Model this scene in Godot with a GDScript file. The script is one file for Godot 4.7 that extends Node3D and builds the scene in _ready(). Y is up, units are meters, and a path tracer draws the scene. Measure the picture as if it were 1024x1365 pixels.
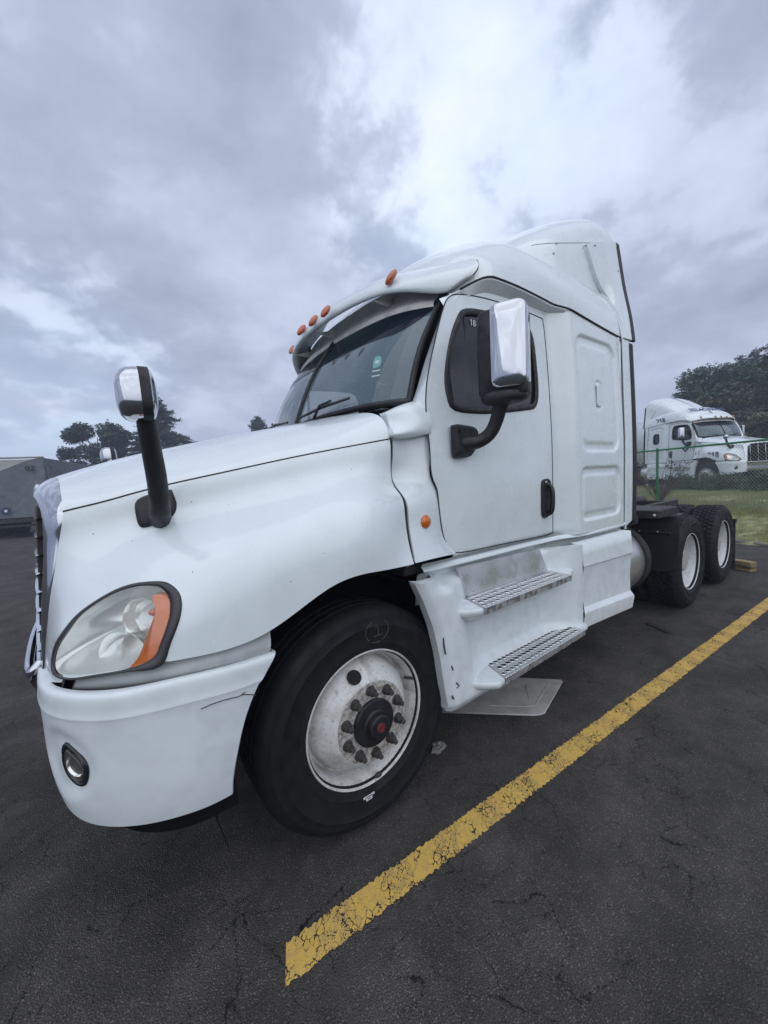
extends Node3D
# A white highway tractor parked beside a worn yellow bay line, a second one on the bank behind a green fence,
# a tarpaulin trailer and trees beyond. Axes: x runs along the tractor towards its tail, z towards its driver's side, y up; metres.

var M := {}
var rng := RandomNumberGenerator.new()
var taken := {}


# ---------------------------------------------------------------- names and tags
func numbered(called: String) -> String:
	if not taken.has(called):
		taken[called] = 0
		return called
	taken[called] += 1
	return "%s_%03d" % [called, taken[called]]

func tag(o: Node, label := "", category := "", group := "", kind := "") -> void:
	if label != "": o.set_meta("label", label)
	if category != "": o.set_meta("category", category)
	if group != "": o.set_meta("group", group)
	if kind != "": o.set_meta("kind", kind)

func base(called: String, at := Vector3.ZERO, turn := 0.0) -> Node3D:
	var o := Node3D.new()
	o.name = numbered(called)
	add_child(o)
	o.position = at
	o.rotation.y = turn
	return o

func nb() -> SurfaceTool:
	var st := SurfaceTool.new()
	st.begin(Mesh.PRIMITIVE_TRIANGLES)
	return st

func build(st: SurfaceTool, called: String, mat: Material, parent: Node = self) -> MeshInstance3D:
	st.generate_normals()
	st.index()
	return put(st.commit(), called, mat, parent)

func put(mesh: Mesh, called: String, mat: Material, parent: Node = self) -> MeshInstance3D:
	var o := MeshInstance3D.new()
	o.mesh = mesh
	o.material_override = mat
	o.name = numbered(called) if parent == self else called
	parent.add_child(o, true)
	return o


# ---------------------------------------------------------------- curves
func spl(p: PackedVector3Array, n: int) -> PackedVector3Array:
	# natural cubic spline through p, n + 1 points
	var m := p.size()
	if m == 2:
		var l := PackedVector3Array()
		for i in n + 1: l.append(p[0].lerp(p[1], float(i) / n))
		return l
	var c := PackedFloat32Array(); c.resize(m)
	var d := PackedVector3Array(); d.resize(m)
	for i in range(1, m - 1):
		var r := (p[i + 1] - 2.0 * p[i] + p[i - 1]) * 6.0
		var w := 4.0 - c[i - 1]
		c[i] = 1.0 / w
		d[i] = (r - d[i - 1]) / w
	var k := PackedVector3Array(); k.resize(m)
	for i in range(m - 2, 0, -1):
		k[i] = d[i] - c[i] * k[i + 1]
	var o := PackedVector3Array(); o.resize(n + 1)
	for j in n + 1:
		var t := float(j) / n * (m - 1)
		var i := mini(int(t), m - 2)
		var b := t - i
		var a := 1.0 - b
		o[j] = a * p[i] + b * p[i + 1] + ((a * a * a - a) * k[i] + (b * b * b - b) * k[i + 1]) / 6.0
	return o

func surf(net: Array, nu: int, nv: int) -> Array:
	# net: rows of control points; the result has nu + 1 rows of nv + 1 points, smooth both ways
	var a := []
	for r in net: a.append(spl(PackedVector3Array(r), nv))
	var g := []
	for i in nu + 1:
		var row := PackedVector3Array(); row.resize(nv + 1)
		g.append(row)
	for j in nv + 1:
		var col := PackedVector3Array()
		for r in a: col.append(r[j])
		var s := spl(col, nu)
		for i in nu + 1: g[i][j] = s[i]
	return g

func flip(g: Array) -> Array:
	# the same surface on the other side of the truck
	var o := []
	for r in g:
		var q := PackedVector3Array()
		for v in r: q.append(Vector3(v.x, v.y, -v.z))
		o.append(q)
	return o

func side(g: Array, s: float) -> Array:
	return g if s > 0 else flip(g)

func mv(v: Vector3, s: float) -> Vector3:
	return Vector3(v.x, v.y, v.z * s)

func mvs(p: Array, s: float) -> PackedVector3Array:
	var o := PackedVector3Array()
	for v in p: o.append(Vector3(v.x, v.y, v.z * s))
	return o

func loop_spl(p: Array, n: int) -> PackedVector3Array:
	# closed smooth curve, n points per span
	var o := PackedVector3Array()
	var m := p.size()
	for i in m:
		for j in n:
			o.append(p[i].cubic_interpolate(p[(i + 1) % m], p[(i + m - 1) % m], p[(i + 2) % m], float(j) / n))
	return o

func loop2(p: Array, n: int) -> PackedVector2Array:
	var o := PackedVector2Array()
	var m := p.size()
	for i in m:
		for j in n:
			o.append(p[i].cubic_interpolate(p[(i + 1) % m], p[(i + m - 1) % m], p[(i + 2) % m], float(j) / n))
	return o

func rrect(w: float, h: float, r: float, n := 4) -> PackedVector2Array:
	var o := PackedVector2Array()
	for k in 4:
		var cx := (w / 2 - r) * (1 if k == 0 or k == 3 else -1)
		var cy := (h / 2 - r) * (1 if k < 2 else -1)
		for j in n + 1:
			var a := PI / 2 * (k + float(j) / n)
			o.append(Vector2(cx + r * cos(a), cy + r * sin(a)))
	return o


# ---------------------------------------------------------------- shapes added to a SurfaceTool
func tri(st: SurfaceTool, a: Vector3, b: Vector3, c: Vector3, g: int) -> void:
	st.set_smooth_group(g)
	st.add_vertex(a); st.add_vertex(b); st.add_vertex(c)

func quad(st: SurfaceTool, a: Vector3, b: Vector3, c: Vector3, d: Vector3, g := -1) -> void:
	st.set_smooth_group(g)
	st.add_vertex(a); st.add_vertex(b); st.add_vertex(c)
	st.add_vertex(a); st.add_vertex(c); st.add_vertex(d)

func uvquad(st: SurfaceTool, p: Array, uv: Array) -> void:
	st.set_smooth_group(-1)
	for k in [0, 1, 2, 0, 2, 3]:
		st.set_uv(uv[k])
		st.add_vertex(p[k])

func grid(st: SurfaceTool, g: Array, grp := 0) -> void:
	for i in g.size() - 1:
		var r: PackedVector3Array = g[i]
		var q: PackedVector3Array = g[i + 1]
		for j in r.size() - 1:
			quad(st, r[j], q[j], q[j + 1], r[j + 1], grp)

func grid_cut(st: SurfaceTool, g: Array, keep: Callable, grp := 0) -> void:
	for i in g.size() - 1:
		var r: PackedVector3Array = g[i]
		var q: PackedVector3Array = g[i + 1]
		for j in r.size() - 1:
			if keep.call((r[j] + q[j] + q[j + 1]) / 3.0): tri(st, r[j], q[j], q[j + 1], grp)
			if keep.call((r[j] + q[j + 1] + r[j + 1]) / 3.0): tri(st, r[j], q[j + 1], r[j + 1], grp)

func thick(st: SurfaceTool, g: Array, depth: Vector3, r := 0.006, grp := 0) -> void:
	# the sheet g with its rims turned back by depth, so that its edge has a lip
	grid(st, g, grp)
	var rim := PackedVector3Array()
	var n := g.size() - 1
	var m: int = g[0].size() - 1
	for j in m + 1: rim.append(g[0][j])
	for i in range(1, n + 1): rim.append(g[i][m])
	for j in range(m - 1, -1, -1): rim.append(g[n][j])
	for i in range(n - 1, -1, -1): rim.append(g[i][0])
	var back := PackedVector3Array()
	for v in rim: back.append(v + depth)
	grid(st, [rim, back], grp + 50)

func box(st: SurfaceTool, c: Vector3, s: Vector3, b := Basis(), bev := 0.0) -> void:
	var h := s / 2
	bev = minf(bev, minf(h.x, minf(h.y, h.z)) * 0.9)
	if bev <= 0.0:
		for ax in 3:
			for sg in [-1.0, 1.0]:
				var n := Vector3(); n[ax] = sg
				var u := Vector3(); u[(ax + 1) % 3] = 1.0
				var v := Vector3(); v[(ax + 2) % 3] = sg
				var f := func(a, e): return c + b * ((n + u * a + v * e) * h)
				quad(st, f.call(-1, -1), f.call(-1, 1), f.call(1, 1), f.call(1, -1), -1)
		return
	var i := h - Vector3.ONE * bev
	var P := func(x: int, y: int, z: int, ax: int) -> Vector3:
		var q := Vector3(x, y, z) * i
		q[ax] = h[ax] * [x, y, z][ax]
		return c + b * q
	for ax in 3:
		for sg in [-1, 1]:
			var l := []
			for k in [[-1, -1], [-1, 1], [1, 1], [1, -1]]:
				var t := [0, 0, 0]
				t[ax] = sg; t[(ax + 1) % 3] = k[0]; t[(ax + 2) % 3] = k[1] * sg
				l.append(P.call(t[0], t[1], t[2], ax))
			quad(st, l[0], l[1], l[2], l[3], -1)
	for ax in 3:
		for e in [[-1, -1], [-1, 1], [1, -1], [1, 1]]:
			var l := []
			for k in [[-1, 1], [1, 1], [1, 2], [-1, 2]]:
				var t := [0, 0, 0]
				t[ax] = k[0]; t[(ax + 1) % 3] = e[0]; t[(ax + 2) % 3] = e[1]
				l.append(P.call(t[0], t[1], t[2], (ax + k[1]) % 3))
			if e[0] * e[1] > 0: l.reverse()
			quad(st, l[0], l[1], l[2], l[3], -1)
	for x in [-1, 1]:
		for y in [-1, 1]:
			for z in [-1, 1]:
				if x * y * z > 0: tri(st, P.call(x, y, z, 0), P.call(x, y, z, 2), P.call(x, y, z, 1), -1)
				else: tri(st, P.call(x, y, z, 0), P.call(x, y, z, 1), P.call(x, y, z, 2), -1)

func tube(st: SurfaceTool, p: PackedVector3Array, rad: Variant, seg := 8, closed := false, grp := 0, flat := 1.0, up := Vector3.ZERO) -> void:
	# round bar along p; rad a number or one per point; flat squeezes it along up
	var n := p.size()
	var rows := []
	var t0 := (p[1] - p[0]).normalized()
	var u := t0.cross(Vector3.UP if absf(t0.y) < 0.9 else Vector3.RIGHT).normalized()
	for i in n:
		var a := p[(i + n - 1) % n] if closed or i > 0 else p[i]
		var b := p[(i + 1) % n] if closed or i < n - 1 else p[i]
		var t := (b - a).normalized()
		u = (u - t * u.dot(t)).normalized()
		if up != Vector3.ZERO: u = (up - t * up.dot(t)).normalized()
		var v := t.cross(u)
		var r: float = rad if (rad is float or rad is int) else rad[i]
		var row := PackedVector3Array()
		for k in seg + 1:
			var an := TAU * k / seg
			row.append(p[i] + u * cos(an) * r * flat + v * sin(an) * r)
		rows.append(row)
	if closed: rows.append(rows[0])
	grid(st, rows, grp)
	if not closed:
		for e in [0, n - 1]:
			for k in seg:
				if e == 0: tri(st, p[e], rows[e][k], rows[e][k + 1], -1)
				else: tri(st, p[e], rows[e][k + 1], rows[e][k], -1)

func lathe(st: SurfaceTool, prof: Array, c: Vector3, axis: Vector3, seg := 32, sharp := 0.5, grp := 0) -> void:
	# prof: (radius, distance along axis)
	var t := axis.normalized()
	var u := t.cross(Vector3.UP if absf(t.y) < 0.9 else Vector3.RIGHT).normalized()
	var v := t.cross(u)
	var rows := []
	for q in prof:
		var row := PackedVector3Array()
		for k in seg + 1:
			var a := TAU * (k % seg) / seg
			row.append(c + t * q.y + (u * cos(a) + v * sin(a)) * q.x)
		rows.append(row)
	var gr := grp
	for i in prof.size() - 1:
		if i > 0:
			var d0: Vector2 = (prof[i] - prof[i - 1]).normalized()
			var d1: Vector2 = (prof[i + 1] - prof[i]).normalized()
			if absf(d0.angle_to(d1)) > sharp: gr += 1
		grid(st, [rows[i], rows[i + 1]], gr)

func prism(st: SurfaceTool, poly: PackedVector2Array, o: Vector3, ux: Vector3, uy: Vector3, depth: float, bev := 0.0, grp := 0) -> void:
	# poly drawn in the plane (ux, uy) at o, depth thick along ux x uy, with chamfered rims
	var w := ux.cross(uy).normalized()
	if Geometry2D.is_polygon_clockwise(poly):
		var rv := poly.duplicate(); rv.reverse(); poly = rv
	var n := poly.size()
	var inner := PackedVector2Array()
	for i in n:
		var a := (poly[i] - poly[(i + n - 1) % n]).normalized()
		var b := (poly[(i + 1) % n] - poly[i]).normalized()
		var nr := Vector2(-a.y, a.x) + Vector2(-b.y, b.x)
		nr = nr.normalized() / maxf(0.5, nr.normalized().dot(Vector2(-b.y, b.x)))
		inner.append(poly[i] + nr * bev)
	var P := func(q: Vector2, d: float) -> Vector3: return o + ux * q.x + uy * q.y + w * d
	var rings := []
	for spec in [[inner if bev > 0 else poly, 0.0], [poly, bev], [poly, depth - bev], [inner if bev > 0 else poly, depth]]:
		var row := PackedVector3Array()
		for i in n + 1: row.append(P.call(spec[0][i % n], spec[1]))
		rings.append(row)
	for k in ([0, 1, 2] if bev > 0 else [1]):
		grid(st, [rings[k], rings[k + 1]], grp + (0 if bev > 0 else 1))
	var ids := Geometry2D.triangulate_polygon(inner if bev > 0 else poly)
	if ids.is_empty():
		var m := Vector2()
		for q in inner: m += q / n
		for i in n:
			tri(st, P.call(m, depth), rings[3][i], rings[3][i + 1], -1)
			tri(st, P.call(m, 0.0), rings[0][i + 1], rings[0][i], -1)
	for k in range(0, ids.size(), 3):
		tri(st, rings[3][ids[k]], rings[3][ids[k + 1]], rings[3][ids[k + 2]], -1)
		tri(st, rings[0][ids[k]], rings[0][ids[k + 2]], rings[0][ids[k + 1]], -1)

func ball(st: SurfaceTool, c: Vector3, r: Vector3, b := Basis(), nu := 10, nv := 16, grp := 0, p := 1.0) -> void:
	# ellipsoid; p below 1 makes it boxier
	var rows := []
	for i in nu + 1:
		var row := PackedVector3Array()
		var th := PI * i / nu
		for j in nv + 1:
			var ph := TAU * (j % nv) / nv
			var q := Vector3(sin(th) * cos(ph), cos(th), sin(th) * sin(ph))
			q = Vector3(signf(q.x) * absf(q.x) ** p, signf(q.y) * absf(q.y) ** p, signf(q.z) * absf(q.z) ** p)
			row.append(c + b * (q * r))
		rows.append(row)
	grid(st, rows, grp)

func fan(st: SurfaceTool, loop: PackedVector3Array, c: Vector3, grp := 0) -> void:
	for i in loop.size():
		tri(st, c, loop[i], loop[(i + 1) % loop.size()], grp)

func text(words: String, h: float, depth: float, called: String, mat: Material, parent: Node, at: Transform3D, font_name := "Droid Sans", weight := 700, italic := false) -> MeshInstance3D:
	var f := SystemFont.new()
	f.font_names = PackedStringArray([font_name])
	f.font_weight = weight
	f.font_italic = italic
	var t := TextMesh.new()
	t.text = words
	t.font = f
	t.font_size = 64
	t.pixel_size = h / 46.0
	t.depth = depth
	t.curve_step = 4.0
	var o := MeshInstance3D.new()
	o.mesh = t
	o.material_override = mat
	o.name = numbered(called) if parent == self else called
	parent.add_child(o, true)
	o.transform = at
	return o

func sstep(a: float, b: float, x: float) -> float:
	var t := clampf((x - a) / (b - a), 0.0, 1.0)
	return t * t * (3.0 - 2.0 * t)

func frame(n: Vector3, up := Vector3.UP) -> Basis:
	# z along n
	var x := up.cross(n).normalized()
	return Basis(x, n.cross(x).normalized(), n.normalized())


# ---------------------------------------------------------------- the scene
func _ready() -> void:
	var cam := Camera3D.new()
	cam.name = "camera"
	cam.transform = Transform3D(Basis(Vector3(0.79620, -0.05344, 0.60267), Vector3(0.09195, 0.99521, -0.03323), Vector3(-0.59800, 0.08187, 0.79730)), Vector3(-0.8969, 1.5625, 2.4832))
	cam.fov = 105.883
	cam.near = 0.05
	cam.far = 600.0
	add_child(cam)
	cam.current = true

	var env := Environment.new()
	env.background_mode = Environment.BG_SKY
	var sky := Sky.new()
	var pano := PanoramaSkyMaterial.new()
	pano.panorama = cloud_sky()
	pano.energy_multiplier = 1.0
	sky.sky_material = pano
	env.sky = sky
	env.background_energy_multiplier = 1.0
	env.tonemap_mode = Environment.TONE_MAPPER_LINEAR
	env.tonemap_exposure = 1.46
	env.sdfgi_enabled = true
	env.ssao_enabled = true
	env.ssil_enabled = true
	env.fog_enabled = true
	env.fog_density = 0.0035
	env.fog_light_color = Color(0.72, 0.76, 0.84)
	var we := WorldEnvironment.new()
	we.name = "world_environment"
	we.environment = env
	add_child(we)

	var sun := DirectionalLight3D.new()
	sun.name = "sun"
	sun.light_energy = 0.42
	sun.light_color = Color(1.0, 0.995, 0.985)
	sun.light_angular_distance = 110.0
	sun.shadow_enabled = true
	add_child(sun)
	sun.look_at_from_position(Vector3(-0.55, 1.15, 1.1), Vector3.ZERO)

	materials()
	ground()
	var truck := make_truck(true)
	truck.name = numbered("highway_tractor")
	add_child(truck)
	tag(truck, "large white highway tractor with chrome door mirror, parked on the asphalt beside the yellow line", "truck", "white highway tractors")
	small_things()
	background()


func cloud_sky() -> ImageTexture:
	# broken overcast: grey-lilac cloud with brighter thin places, the same all round
	var a := FastNoiseLite.new()
	a.seed = 11; a.noise_type = FastNoiseLite.TYPE_SIMPLEX_SMOOTH
	a.frequency = 0.55; a.fractal_octaves = 6; a.fractal_gain = 0.52
	a.domain_warp_enabled = true; a.domain_warp_amplitude = 0.25; a.domain_warp_frequency = 0.8
	var b := FastNoiseLite.new()
	b.seed = 29; b.noise_type = FastNoiseLite.TYPE_SIMPLEX_SMOOTH
	b.frequency = 1.7; b.fractal_octaves = 8; b.fractal_gain = 0.60
	b.domain_warp_enabled = true; b.domain_warp_amplitude = 0.10; b.domain_warp_frequency = 1.1
	# thin and thick places in the cloud: direction, width, how much brighter
	var spots := [
		[Vector3(0.527, 0.626, -0.575), 0.20, 0.12], [Vector3(0.581, 0.553, -0.598), 0.14, 0.24], [Vector3(0.441, 0.674, -0.593), 0.12, 0.10], [Vector3(0.592, 0.644, -0.485), 0.2, 0.05], [Vector3(0.477, 0.545, -0.689), 0.07, 0.10],
		[Vector3(-0.090, 0.147, -0.985), 0.22, 0.36], [Vector3(0.059, 0.284, -0.957), 0.12, 0.12], [Vector3(0.658, 0.657, -0.367), 0.2, 0.11], [Vector3(0.687, 0.586, -0.429), 0.16, 0.10], [Vector3(0.353, 0.732, -0.583), 0.14, 0.08], [Vector3(0.907, 0.370, -0.199), 0.2, 0.05],
		[Vector3(0.002, 0.624, -0.781), 0.3, 0.05], [Vector3(0.179, 0.606, -0.775), 0.10, 0.05],
		[Vector3(0.287, 0.488, -0.824), 0.3, -0.07], [Vector3(0.379, 0.578, -0.722), 0.16, -0.07], [Vector3(0.080, 0.400, -0.913), 0.25, -0.07], [Vector3(0.841, 0.482, -0.245), 0.22, -0.05], [Vector3(0.232, 0.721, -0.653), 0.2, -0.05], [Vector3(0.945, 0.235, -0.227), 0.22, -0.05],
		[Vector3(0.730, 0.635, -0.252), 0.2, 0.02], [Vector3(-0.5, 0.7, 0.5), 0.5, 0.14], [Vector3(0.6, 0.4, 0.7), 0.3, 0.1], [Vector3(-0.9, 0.35, -0.1), 0.3, 0.1], [Vector3(-0.2, 0.3, 0.95), 0.35, -0.06]]
	for s in spots: s[0] = s[0].normalized()
	var w := 2048
	var h := 1024
	var im := Image.create(w, h, false, Image.FORMAT_RGBF)
	im.fill(Color(0.075, 0.075, 0.08))
	for y in h / 2 + 4:
		var el := PI / 2 - (y + 0.5) / h * PI
		var ce := cos(el)
		var se := maxf(sin(el), 0.0)
		for x in w:
			var az := (x + 0.5) / w * TAU
			var d := Vector3(sin(az) * ce, se, -cos(az) * ce)
			var k := 1.0 / (d.y + 0.28)
			var px := d.x * k
			var pz := d.z * k
			var n := a.get_noise_2d(px, pz)
			var f := b.get_noise_2d(px, pz)
			var calm := 0.25 + 0.75 * sstep(0.02, 0.35, d.y)
			var l := 0.44 + (0.07 * n + 0.06 * f) * calm
			var s2 := 0.0
			for s in spots:
				var dd: float = d.dot(s[0])
				if dd > 0.6:
					var q: float = 2.0 - 2.0 * dd
					s2 += s[2] * exp(-q / (s[1] * s[1]) * 0.9)
			# lit cloud edges: a crisp fringe where the thin places begin
			var lit := sstep(-0.10, 0.30, s2 * 0.55 + 1.15 * f + 0.3 * n)
			l += s2 * 0.30 + 0.16 * (lit - 0.35) * sstep(-0.12, 0.16, s2) * calm + 0.08 * f * calm
			l = clampf(l, 0.25, 0.80)
			# thin places let a little blue through, the thick ones are lilac grey
			var blue := clampf(0.5 + 1.3 * b.get_noise_2d(px * 0.6 + 40.0, pz * 0.6), 0.0, 1.0) * clampf(s2 * 3.0, 0.0, 1.0)
			var t := clampf((l - 0.24) / 0.5, 0.0, 1.0)
			var r := lerpf(0.745, 0.90, t) - 0.11 * blue
			var g := lerpf(0.865, 0.97, t) - 0.03 * blue
			im.set_pixel(x, y, Color(l * r, l * g, l * lerpf(1.20, 1.13, t)))
	return ImageTexture.create_from_image(im)


# ---------------------------------------------------------------- materials
func std(c: Color, rough := 0.6, metal := 0.0, spec := 0.5) -> StandardMaterial3D:
	# c is a linear base colour
	var m := StandardMaterial3D.new()
	m.albedo_color = c.linear_to_srgb()
	m.roughness = rough
	m.metallic = metal
	m.metallic_specular = spec
	return m

func noise_tex(freq: float, lo: Color, hi: Color, size := 512, kind := FastNoiseLite.TYPE_SIMPLEX_SMOOTH, oct := 4, sd := 1, p0 := 0.3, p1 := 0.7) -> NoiseTexture2D:
	var f := FastNoiseLite.new()
	f.noise_type = kind
	f.frequency = freq
	f.fractal_octaves = oct
	f.seed = sd
	var t := NoiseTexture2D.new()
	t.width = size; t.height = size
	t.seamless = true
	t.generate_mipmaps = false
	t.noise = f
	var g := Gradient.new()
	g.set_offset(0, p0); g.set_offset(1, p1)
	g.set_color(0, lo); g.set_color(1, hi)
	t.color_ramp = g
	return t

func tri_scale(m: StandardMaterial3D, s: float) -> void:
	m.uv1_triplanar = true
	m.uv1_world_triplanar = false
	m.uv1_scale = Vector3.ONE * s

func dirty(c: Color, rough: float, amount: float, s := 1.0, sd := 1, metal := 0.0) -> StandardMaterial3D:
	# a colour with faint uneven soiling and an uneven gloss
	var m := std(Color.WHITE, 1.0, metal)
	var hi := c.linear_to_srgb()
	var lo := (c * (1.0 - amount)).linear_to_srgb()
	m.albedo_texture = noise_tex(0.012, lo, hi, 512, FastNoiseLite.TYPE_SIMPLEX_SMOOTH, 6, sd, 0.25, 0.62)
	m.roughness_texture = noise_tex(0.02, Color.WHITE * (rough * 1.25), Color.WHITE * (rough * 0.8), 256, FastNoiseLite.TYPE_SIMPLEX_SMOOTH, 5, sd + 5)
	tri_scale(m, s)
	return m

func materials() -> void:
	var p := dirty(Color(0.665, 0.73, 0.75), 0.28, 0.045, 0.7, 3)
	p.clearcoat_enabled = true
	p.clearcoat = 0.8
	p.clearcoat_roughness = 0.05
	M.paint = p
	var pf := dirty(Color(0.66, 0.715, 0.735), 0.40, 0.09, 1.3, 7)   # the lower plastic, more scuffed
	pf.clearcoat_enabled = true
	pf.clearcoat = 0.25
	pf.clearcoat_roughness = 0.15
	M.plastic_white = pf
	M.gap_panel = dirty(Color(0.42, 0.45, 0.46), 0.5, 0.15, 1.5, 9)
	var ch := std(Color(0.80, 0.82, 0.85), 0.06, 1.0)
	ch.albedo_color = Color(0.50, 0.52, 0.55).linear_to_srgb()
	M.chrome = ch
	M.dark_chrome = std(Color(0.42, 0.44, 0.48), 0.16, 1.0)
	M.black = dirty(Color(0.010, 0.011, 0.0145), 0.55, 0.25, 3.0, 13)
	M.black_gloss = std(Color(0.010, 0.011, 0.014), 0.25)
	M.rubber = std(Color(0.012, 0.012, 0.014), 0.7)
	M.seam = std(Color(0.012, 0.013, 0.016), 0.8)
	M.tyre = dirty(Color(0.0105, 0.011, 0.0135), 0.66, 0.35, 2.0, 17)
	M.tyre.metallic_specular = 0.36
	M.liner = std(Color(0.006, 0.006, 0.007), 0.95, 0.0, 0.2)
	M.frame = dirty(Color(0.016, 0.016, 0.018), 0.6, 0.3, 2.0, 19)
	var wheel := std(Color.WHITE, 0.5)
	wheel.albedo_texture = wheel_dirt()
	tri_scale(wheel, 1.6)
	wheel.clearcoat_enabled = true
	wheel.clearcoat = 0.2
	wheel.clearcoat_roughness = 0.25
	M.wheel = wheel
	M.wheel_rear = dirty(Color(0.66, 0.68, 0.69), 0.45, 0.18, 2.0, 23)
	M.rust = dirty(Color(0.055, 0.052, 0.050), 0.75, 0.5, 9.0, 29)
	M.rim_dust = dirty(Color(0.46, 0.43, 0.39), 0.7, 0.5, 6.0, 31)
	M.red = std(Color(0.13, 0.02, 0.022), 0.5)
	M.alu = std(Color(0.62, 0.63, 0.64), 0.3, 0.9)
	M.alu.roughness_texture = noise_tex(0.02, Color(0.55, 0.55, 0.55), Color(0.25, 0.25, 0.25), 256, FastNoiseLite.TYPE_SIMPLEX_SMOOTH, 5, 41)
	M.alu.roughness = 1.0
	tri_scale(M.alu, 3.0)
	M.alu_plate = std(Color(0.62, 0.63, 0.65), 1.0, 0.85)
	M.alu_plate.roughness_texture = noise_tex(0.012, Color(0.48, 0.48, 0.48), Color(0.22, 0.22, 0.22), 256, FastNoiseLite.TYPE_SIMPLEX_SMOOTH, 6, 43)
	tri_scale(M.alu_plate, 1.4)
	M.tank = std(Color(0.72, 0.73, 0.74), 0.28, 0.85)
	M.hole = std(Color(0.006, 0.006, 0.007), 0.9)
	M.old_film = dirty(Color(0.56, 0.55, 0.54), 0.5, 0.3, 1.2, 47)
	M.interior = std(Color(0.19, 0.21, 0.23), 0.8)
	M.interior_dark = std(Color(0.035, 0.037, 0.042), 0.8)
	M.bone = std(Color(0.35, 0.37, 0.38), 0.6)
	var gl := std(Color(0.27, 0.42, 0.49), 0.02)
	gl.transparency = BaseMaterial3D.TRANSPARENCY_ALPHA
	gl.albedo_color.a = 0.26
	M.glass = gl
	var gd := std(Color(0.02, 0.022, 0.026), 0.03)
	gd.transparency = BaseMaterial3D.TRANSPARENCY_ALPHA
	gd.albedo_color.a = 0.72
	M.glass_dark = gd
	var film := std(Color(0.008, 0.014, 0.022), 0.06)
	film.transparency = BaseMaterial3D.TRANSPARENCY_ALPHA
	film.albedo_color.a = 0.93
	film.metallic_specular = 0.22
	M.film = film
	var lens := std(Color(0.80, 0.80, 0.72), 0.05)
	lens.transparency = BaseMaterial3D.TRANSPARENCY_ALPHA
	lens.albedo_color.a = 0.025
	M.lens = lens
	M.reflector = std(Color(0.84, 0.85, 0.82), 0.12, 0.95)
	M.reflector_matte = std(Color(0.74, 0.77, 0.75), 0.26, 0.55)
	M.gasket = std(Color(0.030, 0.032, 0.036), 0.4)
	var am := std(Color(0.52, 0.11, 0.0), 0.14)
	am.clearcoat_enabled = true; am.clearcoat = 0.7; am.clearcoat_roughness = 0.04
	M.amber = am
	var ro := std(Color(0.42, 0.055, 0.02), 0.15)
	ro.clearcoat_enabled = true; ro.clearcoat = 0.7; ro.clearcoat_roughness = 0.05
	ro.albedo_color = Color(0.40, 0.075, 0.012).linear_to_srgb()
	M.amber_red = ro
	M.white_mark = std(Color(0.62, 0.62, 0.62), 0.6)
	M.chalk = std(Color(0.10, 0.10, 0.105), 0.9)
	M.scuff = std(Color(0.05, 0.055, 0.06), 0.7)
	M.blue_print = std(Color(0.012, 0.022, 0.11), 0.5)
	M.green_sticker = std(Color(0.10, 0.42, 0.36), 0.4)
	M.white_print = std(Color(0.7, 0.72, 0.72), 0.5)

func wheel_dirt() -> ImageTexture:
	# old white enamel with rust-brown grime in streaks and specks
	var n := FastNoiseLite.new(); n.seed = 5; n.frequency = 0.008; n.fractal_octaves = 5
	var k := FastNoiseLite.new(); k.seed = 9; k.frequency = 0.05; k.fractal_octaves = 3
	var im := Image.create(512, 512, false, Image.FORMAT_RGB8)
	var white := Color(0.63, 0.64, 0.63)
	var grime := Color(0.28, 0.25, 0.21)
	for y in 512:
		for x in 512:
			var a := n.get_noise_2d(x, y)
			var t := clampf(a * 1.9 - 0.12, 0.0, 0.8)
			if k.get_noise_2d(x, y) > 0.40: t = maxf(t, 0.75)
			im.set_pixel(x, y, white.lerp(grime, t).linear_to_srgb())
	return ImageTexture.create_from_image(im)


# ---------------------------------------------------------------- the tractor
var hood_g := []

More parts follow.
